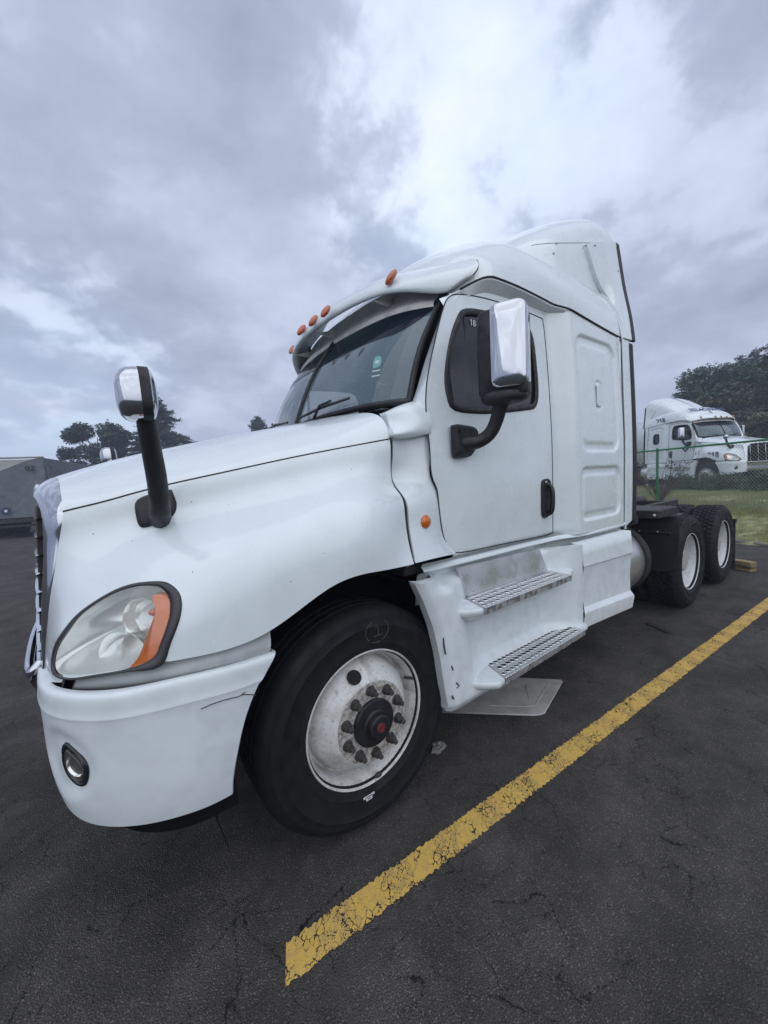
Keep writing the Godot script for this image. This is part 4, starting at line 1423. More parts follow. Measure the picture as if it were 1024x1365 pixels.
	for q in [[Vector3(0.456, 2.705, -0.220), 0.0], [Vector3(0.440, 2.692, 0.000), 0.0], [Vector3(0.416, 2.669, 0.220), 0.0], [Vector3(0.590, 2.722, 0.690), -0.5]]:
		for s in [1.0, -1.0]:
			if absf(q[0].z) < 0.5 and s < 0: continue
			st = nb()
			ball(st, mv(q[0], s), Vector3(0.054, 0.021, 0.024), Basis(Vector3(0.62, 0.78, 0.0).normalized(), Vector3(-0.78, 0.62, 0.0), Vector3(0, 0, 1)).rotated(Vector3.UP, q[1] * s), 10, 14)
			build(st, "roof_marker_light", M.amber_red, visor)
	for z in [-0.55, -0.06, 0.55]:
		st = nb()
		prism(st, PackedVector2Array([Vector2(0.47 + absf(z) * 0.14, 2.63), Vector2(0.66 + absf(z) * 0.10, 2.62), Vector2(0.70 + absf(z) * 0.10, 2.70)]), Vector3(0, 0, z), Vector3.RIGHT, Vector3.UP, 0.02, 0.003)
		build(st, "visor_bracket", M.old_film, visor)

func screen_pt(z: float, k: float) -> Vector3:
	# the windscreen, k from its base (0) to its top (1)
	var a := absf(z) / 0.93
	var b := Vector3(0.262 + 0.085 * pow(a, 2.0) + 0.15 * pow(a, 6.0), 1.965 + 0.01 * a, z)
	var c := Vector3(0.60 + 0.09 * pow(a, 2.0) + 0.09 * pow(a, 6.0), 2.565 - 0.03 * pow(a, 3.0), z * (1.0 - 0.04 * a))
	return b.lerp(c, k) + Vector3(-0.03, 0.012, 0) * sin(k * PI)

func glass_and_inside(t: Node3D, hero: bool) -> void:
	for s in [1.0, -1.0]:
		var g := []
		for i in 17:
			var row := PackedVector3Array()
			for j in 25: row.append(screen_pt(lerpf(0.012, 0.905, j / 24.0) * s, lerpf(0.01, 0.99, i / 16.0)))
			g.append(row)
		var st := nb()
		grid(st, g, 0)
		var pane := build(st, "windscreen_pane", M.glass, t)
		# dark sunshade strip along the top, inside
		st = nb()
		var f := []
		for i in 7:
			var row := PackedVector3Array()
			for j in 25:
				var u := j / 24.0
				var lo := lerpf(0.66, 0.70, u) + 0.23 * pow(maxf(0.0, (u - 0.8) / 0.2), 2.0) 
				row.append(screen_pt(lerpf(0.012, 0.90, u) * s, lerpf(minf(lo, 0.97), 0.985, i / 6.0)) + Vector3(-0.0025, 0.0015, 0))
			f.append(row)
		grid(st, f, 0)
		build(st, "sunshade_strip", M.film, pane)
		# black surround: side, foot and the wide ceramic edge
		st = nb()
		var e := PackedVector3Array()
		for i in 17: e.append(screen_pt(0.915 * s, lerpf(-0.02, 1.0, i / 16.0)) + Vector3(0.008, 0, 0.0))
		tube(st, e, 0.024, 8, false, 0, 0.55, Vector3(0.6, 0.1, 0.8 * s).normalized())
		e = PackedVector3Array()
		for j in 25: e.append(screen_pt(lerpf(0.0, 0.92, j / 24.0) * s, 0.0) + Vector3(0.004, -0.004, 0))
		tube(st, e, 0.018, 8)
		for i in 2:
			pass
		var cr := []
		for i in 2:
			var row := PackedVector3Array()
			for j in 17: row.append(screen_pt([0.835, 0.915][i] * s, lerpf(0.0, 0.99, j / 16.0)) + Vector3(0.006, -0.002, 0))
			cr.append(row)
		grid(st, cr, 3)
		build(st, "windscreen_seal", M.black, pane)
		# wiper
		st = nb()
		var w0 := screen_pt(0.30 * s, 0.0) + Vector3(-0.03, 0.0, 0)
		var w1 := screen_pt(0.46 * s, 0.10) + Vector3(-0.035, 0.012, 0)
		var w2 := screen_pt(0.10 * s, 0.035) + Vector3(-0.03, 0.012, 0)
		var w3 := screen_pt(0.62 * s, 0.075) + Vector3(-0.03, 0.012, 0)
		tube(st, PackedVector3Array([w0, w0.lerp(w1, 0.5) + Vector3(-0.02, 0.02, 0), w1]), [0.010, 0.008, 0.007], 6)
		tube(st, PackedVector3Array([w2, w2.lerp(w3, 0.5) + Vector3(-0.012, 0.006, 0), w3]), [0.007, 0.010, 0.007], 6)
		build(st, "wiper", M.black_gloss, t)
	var st := nb()
	var d := PackedVector3Array()
	for i in 13: d.append(screen_pt(0.0, lerpf(0.0, 1.0, i / 12.0)) + Vector3(-0.004, 0.002, 0))
	tube(st, d, 0.016, 8, false, 0, 0.6, Vector3(0, 0, 1))
	build(st, "windscreen_divider", M.black, t)
	# sheet-metal header with old film flaking off it
	for s in [1.0]:
		st = nb()
		var hd := []
		for k in 5:
			var row := []
			for z in [-0.90, -0.75, -0.5, -0.2, 0.2, 0.5, 0.75, 0.90]:
				var v := screen_pt(z, 1.0)
				row.append(v + [Vector3(-0.012, -0.012, 0), Vector3(-0.006, 0.022, 0), Vector3(0.02, 0.045, 0), Vector3(0.055, 0.105, -0.005 * signf(z)), Vector3(0.095, 0.19, -0.015 * signf(z))][k])
			hd.append(row)
		grid(st, surf(hd, 20, 40), 0)
		build(st, "windscreen_header", M.old_film, t)
	# stickers
	if hero:
		st = nb()
		var c := screen_pt(0.70, 0.42) + Vector3(0.01, 0, 0)
		var b := frame(Vector3(-0.80, 0.35, 0.42).normalized())
		prism(st, loop2([Vector2(-0.02, 0.03), Vector2(0.0, 0.038), Vector2(0.022, 0.028), Vector2(0.024, -0.02), Vector2(0.0, -0.036), Vector2(-0.024, -0.03)], 3), c, b.x, b.y, 0.002)
		var stick := build(st, "inspection_sticker", M.green_sticker, t)
		st = nb()
		prism(st, rrect(0.026, 0.022, 0.008), c + b.z * 0.0025, b.x, b.y, 0.001)
		build(st, "sticker_print", M.white_print, stick)
		for q in [-0.055, -0.088]:
			st = nb()
			box(st, c + b * Vector3(0.0, q, 0), Vector3(0.05, 0.008, 0.002), b)
			build(st, "small_sticker", M.white_print, stick)
	# cab inside
	st = nb()
	var dash := [
		[Vector3(0.33, 1.93, -0.88), Vector3(0.26, 1.94, 0), Vector3(0.33, 1.93, 0.88)],
		[Vector3(0.62, 1.93, -0.9), Vector3(0.58, 1.94, 0), Vector3(0.62, 1.93, 0.9)],
		[Vector3(0.72, 1.90, -0.92), Vector3(0.70, 1.90, 0), Vector3(0.72, 1.90, 0.92)],
		[Vector3(0.76, 1.75, -0.94), Vector3(0.74, 1.75, 0), Vector3(0.76, 1.75, 0.94)],
		[Vector3(0.62, 1.12, -0.94), Vector3(0.62, 1.12, 0), Vector3(0.62, 1.12, 0.94)]]
	grid(st, surf(dash, 20, 20), 0)
	build(st, "dashboard", M.interior, t)
	st = nb()
	var wb := Basis(Vector3(0, 0, 1), -0.6)
	var ring := PackedVector3Array()
	for i in 36: ring.append(Vector3(0.80, 1.93, 0.50) + wb * Vector3(0.215 * cos(i * TAU / 36) * 0.25, 0.215 * cos(i * TAU / 36), 0.215 * sin(i * TAU / 36)))
	tube(st, ring, 0.016, 8, true)
	for a in [0.0, PI]:
		tube(st, PackedVector3Array([Vector3(0.79, 1.92, 0.50), Vector3(0.80, 1.93, 0.50 + 0.2 * cos(a))]), 0.014, 6)
	tube(st, PackedVector3Array([Vector3(0.80, 1.93, 0.50), Vector3(0.62, 1.78, 0.50)]), 0.03, 8)
	build(st, "steering_wheel", M.interior_dark, t)
	for z in [0.5, -0.5]:
		st = nb()
		box(st, Vector3(1.30, 1.50, z), Vector3(0.5, 0.16, 0.5), Basis(), 0.05)
		box(st, Vector3(1.58, 1.90, z), Vector3(0.14, 0.72, 0.48), Basis(Vector3(0, 0, 1), -0.12), 0.05)
		box(st, Vector3(1.30, 1.28, z), Vector3(0.3, 0.3, 0.3))
		build(st, "seat", M.interior, t)
	for z in [0.62, -0.62]:
		st = nb()
		box(st, Vector3(1.78, 2.0, z * 0.9), Vector3(0.02, 1.2, 0.80))
		build(st, "bunk_curtain", M.interior_dark, t)
	st = nb()
	box(st, Vector3(1.65, 2.72, 0), Vector3(1.3, 0.03, 1.7))
	build(st, "headliner", M.interior, t)


# ---------------------------------------------------------------- steps, skirt
func steps(t: Node3D, s: float, hero: bool) -> void:
	var n := 40 if hero else 14
	var xf := func(y: float) -> float:
		var p := [Vector2(0.425, 0.39), Vector2(0.40, 0.52), Vector2(0.375, 0.70), Vector2(0.34, 0.85), Vector2(0.29, 0.98), Vector2(0.235, 1.09)]
		for i in 5:
			if y <= p[i + 1].y: return lerpf(p[i].x, p[i + 1].x, (y - p[i].y) / (p[i + 1].y - p[i].y))
		return 0.235
	var g := []
	for i in n + 1:
		var y := lerpf(0.385, 1.085, float(i) / n)
		var row := PackedVector3Array()
		for j in 61:
			var u := j / 60.0
			var x0: float = xf.call(y)
			var x := lerpf(x0, 1.735, u)
			var z := 1.205
			var deep := 0.115 * sstep(0.45, 0.55, y) + 0.005
			z -= deep * sstep(x0 + 0.14, x0 + 0.36, x) * sstep(1.70, 1.42, x)
			z -= 0.03 * sstep(0.43, 0.385, y)
			z -= 0.03 * sstep(0.03, 0.0, x - x0)
			# the top of the front flange falls away to the cab
			z -= 0.10 * sstep(1.0, 1.085, y) * sstep(0.30, 0.52, x) * sstep(1.5, 1.3, x)
			var yy := y - 0.035 * sstep(1.02, 1.085, y) * sstep(0.30, 0.50, x)
			row.append(Vector3(x, yy, z * s))
		g.append(row)
	var st := nb()
	thick(st, g, Vector3(0.012, 0, -0.06 * s))
	var fairing := build(st, "step_fairing", M.plastic_white, t)
	# the two step bodies moulded on it, and their perforated treads
	for k in 2:
		var y: float = [0.90, 0.50][k]
		var plan: Array = [[Vector2(0.47, 1.13), Vector2(0.595, 1.262), Vector2(1.0, 1.262), Vector2(1.45, 1.248), Vector2(1.60, 1.20), Vector2(1.72, 1.15), Vector2(1.66, 1.06), Vector2(0.62, 1.06)], [Vector2(0.565, 1.15), Vector2(0.66, 1.285), Vector2(0.76, 1.285), Vector2(1.2, 1.272), Vector2(1.63, 1.25), Vector2(1.735, 1.235), Vector2(1.755, 1.195), Vector2(1.72, 1.11), Vector2(0.80, 1.07)]][k]
		st = nb()
		var rings := []
		for spec in [[0.0, 0.80], [0.0, 0.985], [-0.006, 1.0], [-0.022, 1.0], [-0.045, 0.93], [-0.10, 0.55], [-0.15, 0.0]]:
			var row := PackedVector3Array()
			for q in loop2(plan, 3):
				var zz := lerpf(1.07, q.y, spec[1])
				row.append(Vector3(lerpf(1.1, q.x, lerpf(spec[1], 1.0, 0.6)), y + spec[0], zz * s))
			row.append(row[0])
			rings.append(row)
		for r in 6: grid(st, [rings[r], rings[r + 1]], 1 if r > 0 else 0)
		var top: PackedVector3Array = rings[0]
		fan(st, top.slice(0, top.size() - 1), Vector3(1.1, y, 1.10 * s), 0)
		build(st, "step_body", M.plastic_white, fairing)
		var tr: Array = [[Vector2(0.665, 1.095), Vector2(0.603, 1.275), Vector2(1.465, 1.266), Vector2(1.50, 1.075)], [Vector2(0.802, 1.09), Vector2(0.725, 1.294), Vector2(1.63, 1.270), Vector2(1.61, 1.09)]][k]
		var at := func(u: float, v: float, h: float) -> Vector3:
			var a: Vector2 = tr[1].lerp(tr[2], u)
			var b: Vector2 = tr[0].lerp(tr[3], u)
			var q := a.lerp(b, v)
			return Vector3(q.x, y + 0.004 + h, q.y * s)
		st = nb()
		var sheet := []
		for spec in [[-0.0, -0.034], [-0.0, 0.0], [0.05, 0.0], [0.86, 0.0], [0.89, 0.007], [0.95, 0.007], [1.0, 0.0]]:
			var row := PackedVector3Array()
			for i in 25: row.append(at.call(i / 24.0, spec[0], spec[1]))
			sheet.append(row)
		for r in 6: grid(st, [sheet[r], sheet[r + 1]], r)
		var tread := build(st, "step_tread", M.alu, t)
		# punched holes with raised rims, and the toothed front edge
		st = nb()
		var rims := nb()
		for r in 3:
			for i in 21:
				var u: float = (i + 0.5 + (0.5 if r == 1 else 0.0)) / 22.0
				var c: Vector3 = at.call(u, [0.20, 0.46, 0.72][r], 0.0)
				var rad := 0.0145 if r == 1 else 0.0115
				lathe(st, [Vector2(0.0, 0.0022), Vector2(rad, 0.0022)], c, Vector3.UP, 10)
				if hero: lathe(rims, [Vector2(rad, 0.002), Vector2(rad + 0.0015, 0.0034), Vector2(rad + 0.0038, 0.0002)], c, Vector3.UP, 10)
		tag(build(st, "punched_hole", M.hole, tread), "", "", "", "stuff")
		if hero:
			for i in 44:
				ball(rims, at.call((i + 0.5) / 44.0, 0.03, 0.0), Vector3(0.006, 0.004, 0.006), Basis(), 4, 6)
			tag(build(rims, "raised_rim", M.alu, tread), "", "", "", "stuff")
	# aluminium kick plate above the upper step
	st = nb()
	var kp := [Vector3(0.631, 1.074, 1.082), Vector3(1.402, 1.064, 1.082), Vector3(1.451, 0.913, 1.105), Vector3(0.674, 0.913, 1.105)]
	var nrm: Vector3 = Vector3(0, 0.12, 1).normalized() * 0.006
	quad(st, mv(kp[0] + nrm, s), mv(kp[1] + nrm, s), mv(kp[2] + nrm, s), mv(kp[3] + nrm, s))
	for i in 4: quad(st, mv(kp[i] + nrm, s), mv(kp[(i + 1) % 4] + nrm, s), mv(kp[(i + 1) % 4] - nrm * 3, s), mv(kp[i] - nrm * 3, s))
	var plate := build(st, "kick_plate", M.alu_plate, t)
	for q in [Vector2(0.06, 0.25), Vector2(0.94, 0.25), Vector2(0.06, 0.85), Vector2(0.94, 0.85)]:
		st = nb()
		var a: Vector3 = kp[0].lerp(kp[1], q.x).lerp(kp[3].lerp(kp[2], q.x), q.y) + nrm
		ball(st, mv(a, s), Vector3(0.007, 0.007, 0.004), Basis(), 5, 8)
		build(st, "rivet", M.dark_chrome, plate)
	# skirt behind the steps
	st = nb()
	var sk := []
	for q in [[1.055, 1.05, 1.12], [1.045, 1.047, 1.188], [0.97, 0.965, 1.195], [0.895, 0.868, 1.204], [0.882, 0.852, 1.190], [0.74, 0.70, 1.182], [0.60, 0.55, 1.184], [0.572, 0.516, 1.212], [0.555, 0.50, 1.214], [0.46, 0.41, 1.20], [0.445, 0.385, 1.17]]:
		sk.append([Vector3(1.74, q[0], q[2] * s), Vector3(2.0, lerpf(q[0], q[1], 0.31), q[2] * s), Vector3(2.3, lerpf(q[0], q[1], 0.67), q[2] * s), Vector3(2.575, q[1], q[2] * s)])
	var rows := []
	for r in sk: rows.append(spl(PackedVector3Array(r), 16))
	for r in rows.size() - 1: grid(st, [rows[r], rows[r + 1]], [1, 1, 1, 2, 3, 3, 4, 5, 5, 6][r])
	var e := PackedVector3Array(); var e2 := PackedVector3Array()
	for r in rows:
		e.append(r[16]); e2.append(r[16] + Vector3(-0.004, 0, -0.09 * s))
	grid(st, [e, e2], 9)
	build(st, "side_skirt", M.plastic_white, t)
	st = nb()
	tube(st, mvs([Vector3(1.737, 1.045, 1.192), Vector3(1.737, 0.895, 1.207), Vector3(1.737, 0.74, 1.19), Vector3(1.737, 0.57, 1.212)], s), 0.0035, 5)
	build(st, "panel_gap", M.seam, fairing)
	if hero and s > 0:
		for p in [[Vector3(0.379, 0.798, 1.200), Vector3(0.382, 0.753, 1.200), Vector3(0.390, 0.713, 1.200)], [Vector3(0.422, 0.644, 1.205), Vector3(0.431, 0.621, 1.205)], [Vector3(0.449, 0.550, 1.205), Vector3(0.469, 0.527, 1.205), Vector3(0.453, 0.521, 1.205)], [Vector3(0.419, 0.492, 1.205), Vector3(0.428, 0.473, 1.205)]]:
			st = nb()
			tube(st, PackedVector3Array(p), 0.0045, 5)
			build(st, "scuff", M.scuff, fairing)


# ---------------------------------------------------------------- wheels
func tyre_mesh(z0: float, outward: float, width: float, lugs: bool, fine: bool) -> SurfaceTool:
	# z0: plane of the rim lip; outward +1 or -1
	var st := nb()
	var R := 0.505
	var prof := [Vector2(0.288, -0.02), Vector2(0.297, 0.0), Vector2(0.310, 0.006), Vector2(0.335, 0.016), Vector2(0.342, 0.0205), Vector2(0.348, 0.019), Vector2(0.385, 0.027), Vector2(0.415, 0.027), Vector2(0.421, 0.030), Vector2(0.427, 0.026), Vector2(0.448, 0.021), Vector2(0.458, 0.020), Vector2(0.463, 0.013), Vector2(0.480, 0.006), Vector2(0.492, -0.006), Vector2(0.499, -0.020)]
	var tread := []
	if lugs:
		tread = [Vector2(R - 0.018, -0.032), Vector2(R - 0.016, -width + 0.03)]
	else:
		tread = [Vector2(R - 0.002, -0.03), Vector2(R, -0.055), Vector2(R - 0.012, -0.058), Vector2(R - 0.012, -0.066), Vector2(R, -0.069), Vector2(R + 0.001, -0.105), Vector2(R - 0.012, -0.108), Vector2(R - 0.012, -0.116), Vector2(R + 0.001, -0.119), Vector2(R + 0.001, -0.155), Vector2(R - 0.012, -0.158), Vector2(R - 0.012, -0.166), Vector2(R, -0.169), Vector2(R, -width + 0.055), Vector2(R - 0.002, -width + 0.03)]
	prof.append_array(tread)
	var back := [Vector2(0.485, -width + 0.01), Vector2(0.42, -width - 0.01), Vector2(0.34, -width + 0.0), Vector2(0.29, -width + 0.04)]
	prof.append_array(back)
	lathe(st, prof, Vector3(0, 0, z0 * outward), Vector3(0, 0, outward), 96 if fine else 40, 0.7)
	if lugs:
		var n := 56 if fine else 30
		for k in n:
			for c in 5:
				var a := TAU * (k + (0.5 if c % 2 else 0.0)) / n
				var w := 0.036 if c > 0 and c < 4 else 0.05
				var zz := [-0.045, -0.095, -0.14, -0.185, -0.235][c] as float
				var b := Basis(Vector3(0, 0, 1), a)
				var ln := TAU * R / n * 0.78
				box(st, b * Vector3(0, R - 0.012, 0) + Vector3(0, 0, (z0 + zz * width / 0.28) * outward), Vector3(ln, 0.028, w), b * Basis(Vector3.UP, 0.25 if c % 2 else -0.25), 0.003)
	return st

func front_wheel(t: Node3D, s: float, hero: bool) -> void:
	var w := Node3D.new()
	w.name = "front_wheel"
	t.add_child(w, true)
	w.position = Vector3(0, 0.505, 0)
	var tyre := build(tyre_mesh(1.088, s, 0.28, false, hero), "tyre", M.tyre, w)
	var zc := Vector3(0, 0, 1.09 * s)
	var ax := Vector3(0, 0, s)
	var st := nb()
	# lip, gutter, domed disc, mounting face
	lathe(st, [Vector2(0.296, -0.012), Vector2(0.3055, -0.004), Vector2(0.308, 0.004), Vector2(0.3055, 0.008), Vector2(0.301, 0.006), Vector2(0.297, -0.006), Vector2(0.284, -0.024), Vector2(0.279, -0.05), Vector2(0.272, -0.092), Vector2(0.262, -0.094), Vector2(0.257, -0.080), Vector2(0.250, -0.058), Vector2(0.236, -0.030), Vector2(0.215, -0.004), Vector2(0.198, 0.014), Vector2(0.186, 0.026), Vector2(0.176, 0.031), Vector2(0.10, 0.031), Vector2(0.095, 0.02)], zc, ax, 72 if hero else 32, 0.75)
	var rim := build(st, "rim", M.wheel, w)
	if hero:
		st = nb()
		# grimy ring under the nuts
		lathe(st, [Vector2(0.178, 0.0315), Vector2(0.176, 0.0335), Vector2(0.10, 0.0335)], zc, ax, 48)
		build(st, "mounting_ring", M.rim_dust, rim)
		st = nb()
		var hp := Vector3(-0.062, 0.213, 0.0)
		var hd := Vector3(hp.x, hp.y, 0).normalized()
		var nrm := (hd * 0.74 + ax * 0.68).normalized()
		lathe(st, [Vector2(0.0, 0.0), Vector2(0.029, 0.0005), Vector2(0.0325, -0.002)], zc + hp + ax * 0.0005, nrm, 24)
		build(st, "hand_hole", M.hole, rim)
		st = nb()
		ball(st, zc + Vector3(0.035, -0.289, 0.0), Vector3(0.020, 0.012, 0.012), Basis(), 6, 8)
		build(st, "balance_weight", M.rust, rim)
		st = nb()
		tube(st, PackedVector3Array([zc + Vector3(0.255, 0.078, -0.05 * s), zc + Vector3(0.268, 0.082, -0.02 * s), zc + Vector3(0.272, 0.085, -0.002 * s)]), 0.007, 6)
		build(st, "valve_stem", M.rust, rim)
	st = nb()
	lathe(st, [Vector2(0.103, 0.025), Vector2(0.104, 0.048), Vector2(0.099, 0.054), Vector2(0.062, 0.058), Vector2(0.055, 0.064), Vector2(0.052, 0.088), Vector2(0.046, 0.094), Vector2(0.0, 0.094)], zc, ax, 40)
	var hub := build(st, "hub_cap", M.black, w)
	st = nb()
	lathe(st, [Vector2(0.022, 0.093), Vector2(0.020, 0.099), Vector2(0.008, 0.101), Vector2(0.006, 0.098), Vector2(0.0, 0.098)], zc, ax, 20)
	build(st, "hub_plug", M.red, hub)
	for k in 10:
		var a := 1.57 + 0.03 - k * TAU / 10
		st = nb()
		var c := zc + Vector3(cos(a), sin(a), 0) * 0.143 + ax * 0.031
		lathe(st, [Vector2(0.024, 0.0), Vector2(0.024, 0.006), Vector2(0.019, 0.008)], c, ax, 14)
		lathe(st, [Vector2(0.0195, 0.006), Vector2(0.019, 0.026), Vector2(0.0165, 0.031), Vector2(0.0115, 0.031), Vector2(0.011, 0.05), Vector2(0.009, 0.052), Vector2(0.0, 0.052)], c, ax, 6 if k % 2 else 12, 0.4, 20)
		build(st, "wheel_nut", M.rust, w)
	if hero and s > 0:
		# chalk figure in a ring and the maker's white stamp on the sidewall
		st = nb()
		var cc := Vector3(0.055, 0.395, 1.088 + 0.0285)
		for arc in [[2.0, 3.9], [-1.2, 0.9], [4.2, 4.9]]:
			var p := PackedVector3Array()
			for i in 12:
				var a := lerpf(arc[0], arc[1], i / 11.0)
				p.append(cc + Vector3(cos(a) * 0.062, sin(a) * 0.050, 0.0005))
			tube(st, p, 0.0013, 4)
		tube(st, PackedVector3Array([cc + Vector3(-0.012, 0.012, 0.0006), cc + Vector3(0.004, 0.028, 0.0006), cc + Vector3(0.006, -0.02, 0.0006)]), 0.0016, 4)
		tube(st, PackedVector3Array([cc + Vector3(-0.018, -0.021, 0.0006), cc + Vector3(0.026, -0.021, 0.0006)]), 0.0014, 4)
		build(st, "chalk_mark", M.chalk, tyre)
		st = nb()
		var mc := Vector3(-0.035, -0.345, 1.088 + 0.0215)
		for q in [[-0.024, 0.006, 0.012, 0.010], [0.024, 0.006, 0.012, 0.010], [0.0, 0.008, 0.044, 0.004], [0.0, -0.002, 0.036, 0.004], [-0.012, -0.008, 0.008, 0.012], [0.012, -0.008, 0.008, 0.012], [0.0, -0.012, 0.022, 0.003]]:
			box(st, mc + Vector3(q[0], q[1], 0.001), Vector3(q[2], q[3], 0.003), Basis(), 0.001)
		build(st, "white_stamp", M.white_mark, tyre)

func rear_end(t: Node3D, s: float, hero: bool) -> void:
	for ax in 2:
		var x := 4.228 + 1.32 * ax
		var w := Node3D.new()
		w.name = "rear_wheel"
		t.add_child(w, true)
		w.position = Vector3(x, 0.505, 0)
		build(tyre_mesh(1.154, s, 0.275, true, hero), "tyre", M.tyre, w)
		build(tyre_mesh(0.83, s, 0.275, true, false), "tyre", M.tyre, w)
		var st := nb()
		var zc := Vector3(0, 0, 1.154 * s)
		lathe(st, [Vector2(0.296, -0.012), Vector2(0.3055, -0.004), Vector2(0.308, 0.004), Vector2(0.3055, 0.008), Vector2(0.301, 0.006), Vector2(0.297, -0.006), Vector2(0.285, -0.03), Vector2(0.276, -0.06), Vector2(0.272, -0.12), Vector2(0.264, -0.165), Vector2(0.25, -0.185), Vector2(0.22, -0.195), Vector2(0.19, -0.200), Vector2(0.10, -0.200)], zc, Vector3(0, 0, s), 64 if hero else 28, 0.8)
		var rim := build(st, "rim", M.wheel_rear, w)
		st = nb()
		lathe(st, [Vector2(0.115, -0.2), Vector2(0.113, -0.06), Vector2(0.10, -0.045), Vector2(0.0, -0.045)], zc, Vector3(0, 0, s), 28)
		build(st, "axle_hub", M.rim_dust, rim)
		for k in 10:
			var a := k * TAU / 10
			st = nb()
			lathe(st, [Vector2(0.02, -0.2), Vector2(0.019, -0.165), Vector2(0.01, -0.163), Vector2(0.01, -0.145), Vector2(0.0, -0.145)], zc + Vector3(cos(a), sin(a), 0) * 0.143, Vector3(0, 0, s), 8)
			build(st, "wheel_nut", M.rust, rim)
	# quarter fender in front of the first rear wheel
	var st := nb()
	var net := []
	for q in [[3.74, 1.06, 0.0], [3.66, 1.045, 0.0], [3.61, 0.98, 0.0], [3.595, 0.85, 0.0], [3.60, 0.66, 0.01], [3.605, 0.52, 0.05], [3.605, 0.485, 0.09]]:
		net.append([Vector3(q[0], q[1] - 0.02, 0.60 * s), Vector3(q[0], q[1], 0.80 * s), Vector3(q[0], q[1] + 0.01, 1.0 * s), Vector3(q[0] + 0.01, q[1] + 0.02, (1.225 - q[2]) * s)])
	thick(st, surf(net, 24, 16), Vector3(0.012, 0, 0))
	var fender := build(st, "quarter_fender", M.black, t)
	st = nb()
	tube(st, mvs([Vector3(3.575, 0.905, 0.62), Vector3(3.575, 0.90, 1.165)], s), 0.021, 10)
	build(st, "fender_bracket", M.frame, fender)
	for z in [0.90, 1.06]:
		st = nb()
		ball(st, Vector3(3.556, 0.905, z * s), Vector3(0.009, 0.009, 0.009), Basis(), 5, 8)
		build(st, "bracket_screw", M.tank, fender)
	# mud flap behind the second
	st = nb()
	box(st, Vector3(6.20, 0.39, 0.84 * s), Vector3(0.014, 0.68, 0.62), Basis(Vector3(0, 0, 1), 0.03), 0.004)
	build(st, "mud_flap", M.rubber, t)
	st = nb()
	box(st, Vector3(6.19, 0.745, 0.80 * s), Vector3(0.04, 0.05, 0.72), Basis(), 0.006)
	build(st, "flap_hanger", M.frame, t)
	# fuel tank with its strap
	st = nb()
	var tc := Vector3(0, 0.70, 0.83 * s)
	lathe(st, [Vector2(0.0, 1.82), Vector2(0.26, 1.82), Vector2(0.305, 1.84), Vector2(0.315, 1.87), Vector2(0.315, 3.06), Vector2(0.305, 3.10), Vector2(0.27, 3.12), Vector2(0.0, 3.14)], tc, Vector3(1, 0, 0), 40)
	var tank := build(st, "fuel_tank", M.tank, t)
	for x in [2.1, 3.0]:
		st = nb()
		lathe(st, [Vector2(0.316, x), Vector2(0.335, x + 0.004), Vector2(0.335, x + 0.095), Vector2(0.316, x + 0.10)], tc, Vector3(1, 0, 0), 40)
		build(st, "tank_strap", M.rubber, tank)

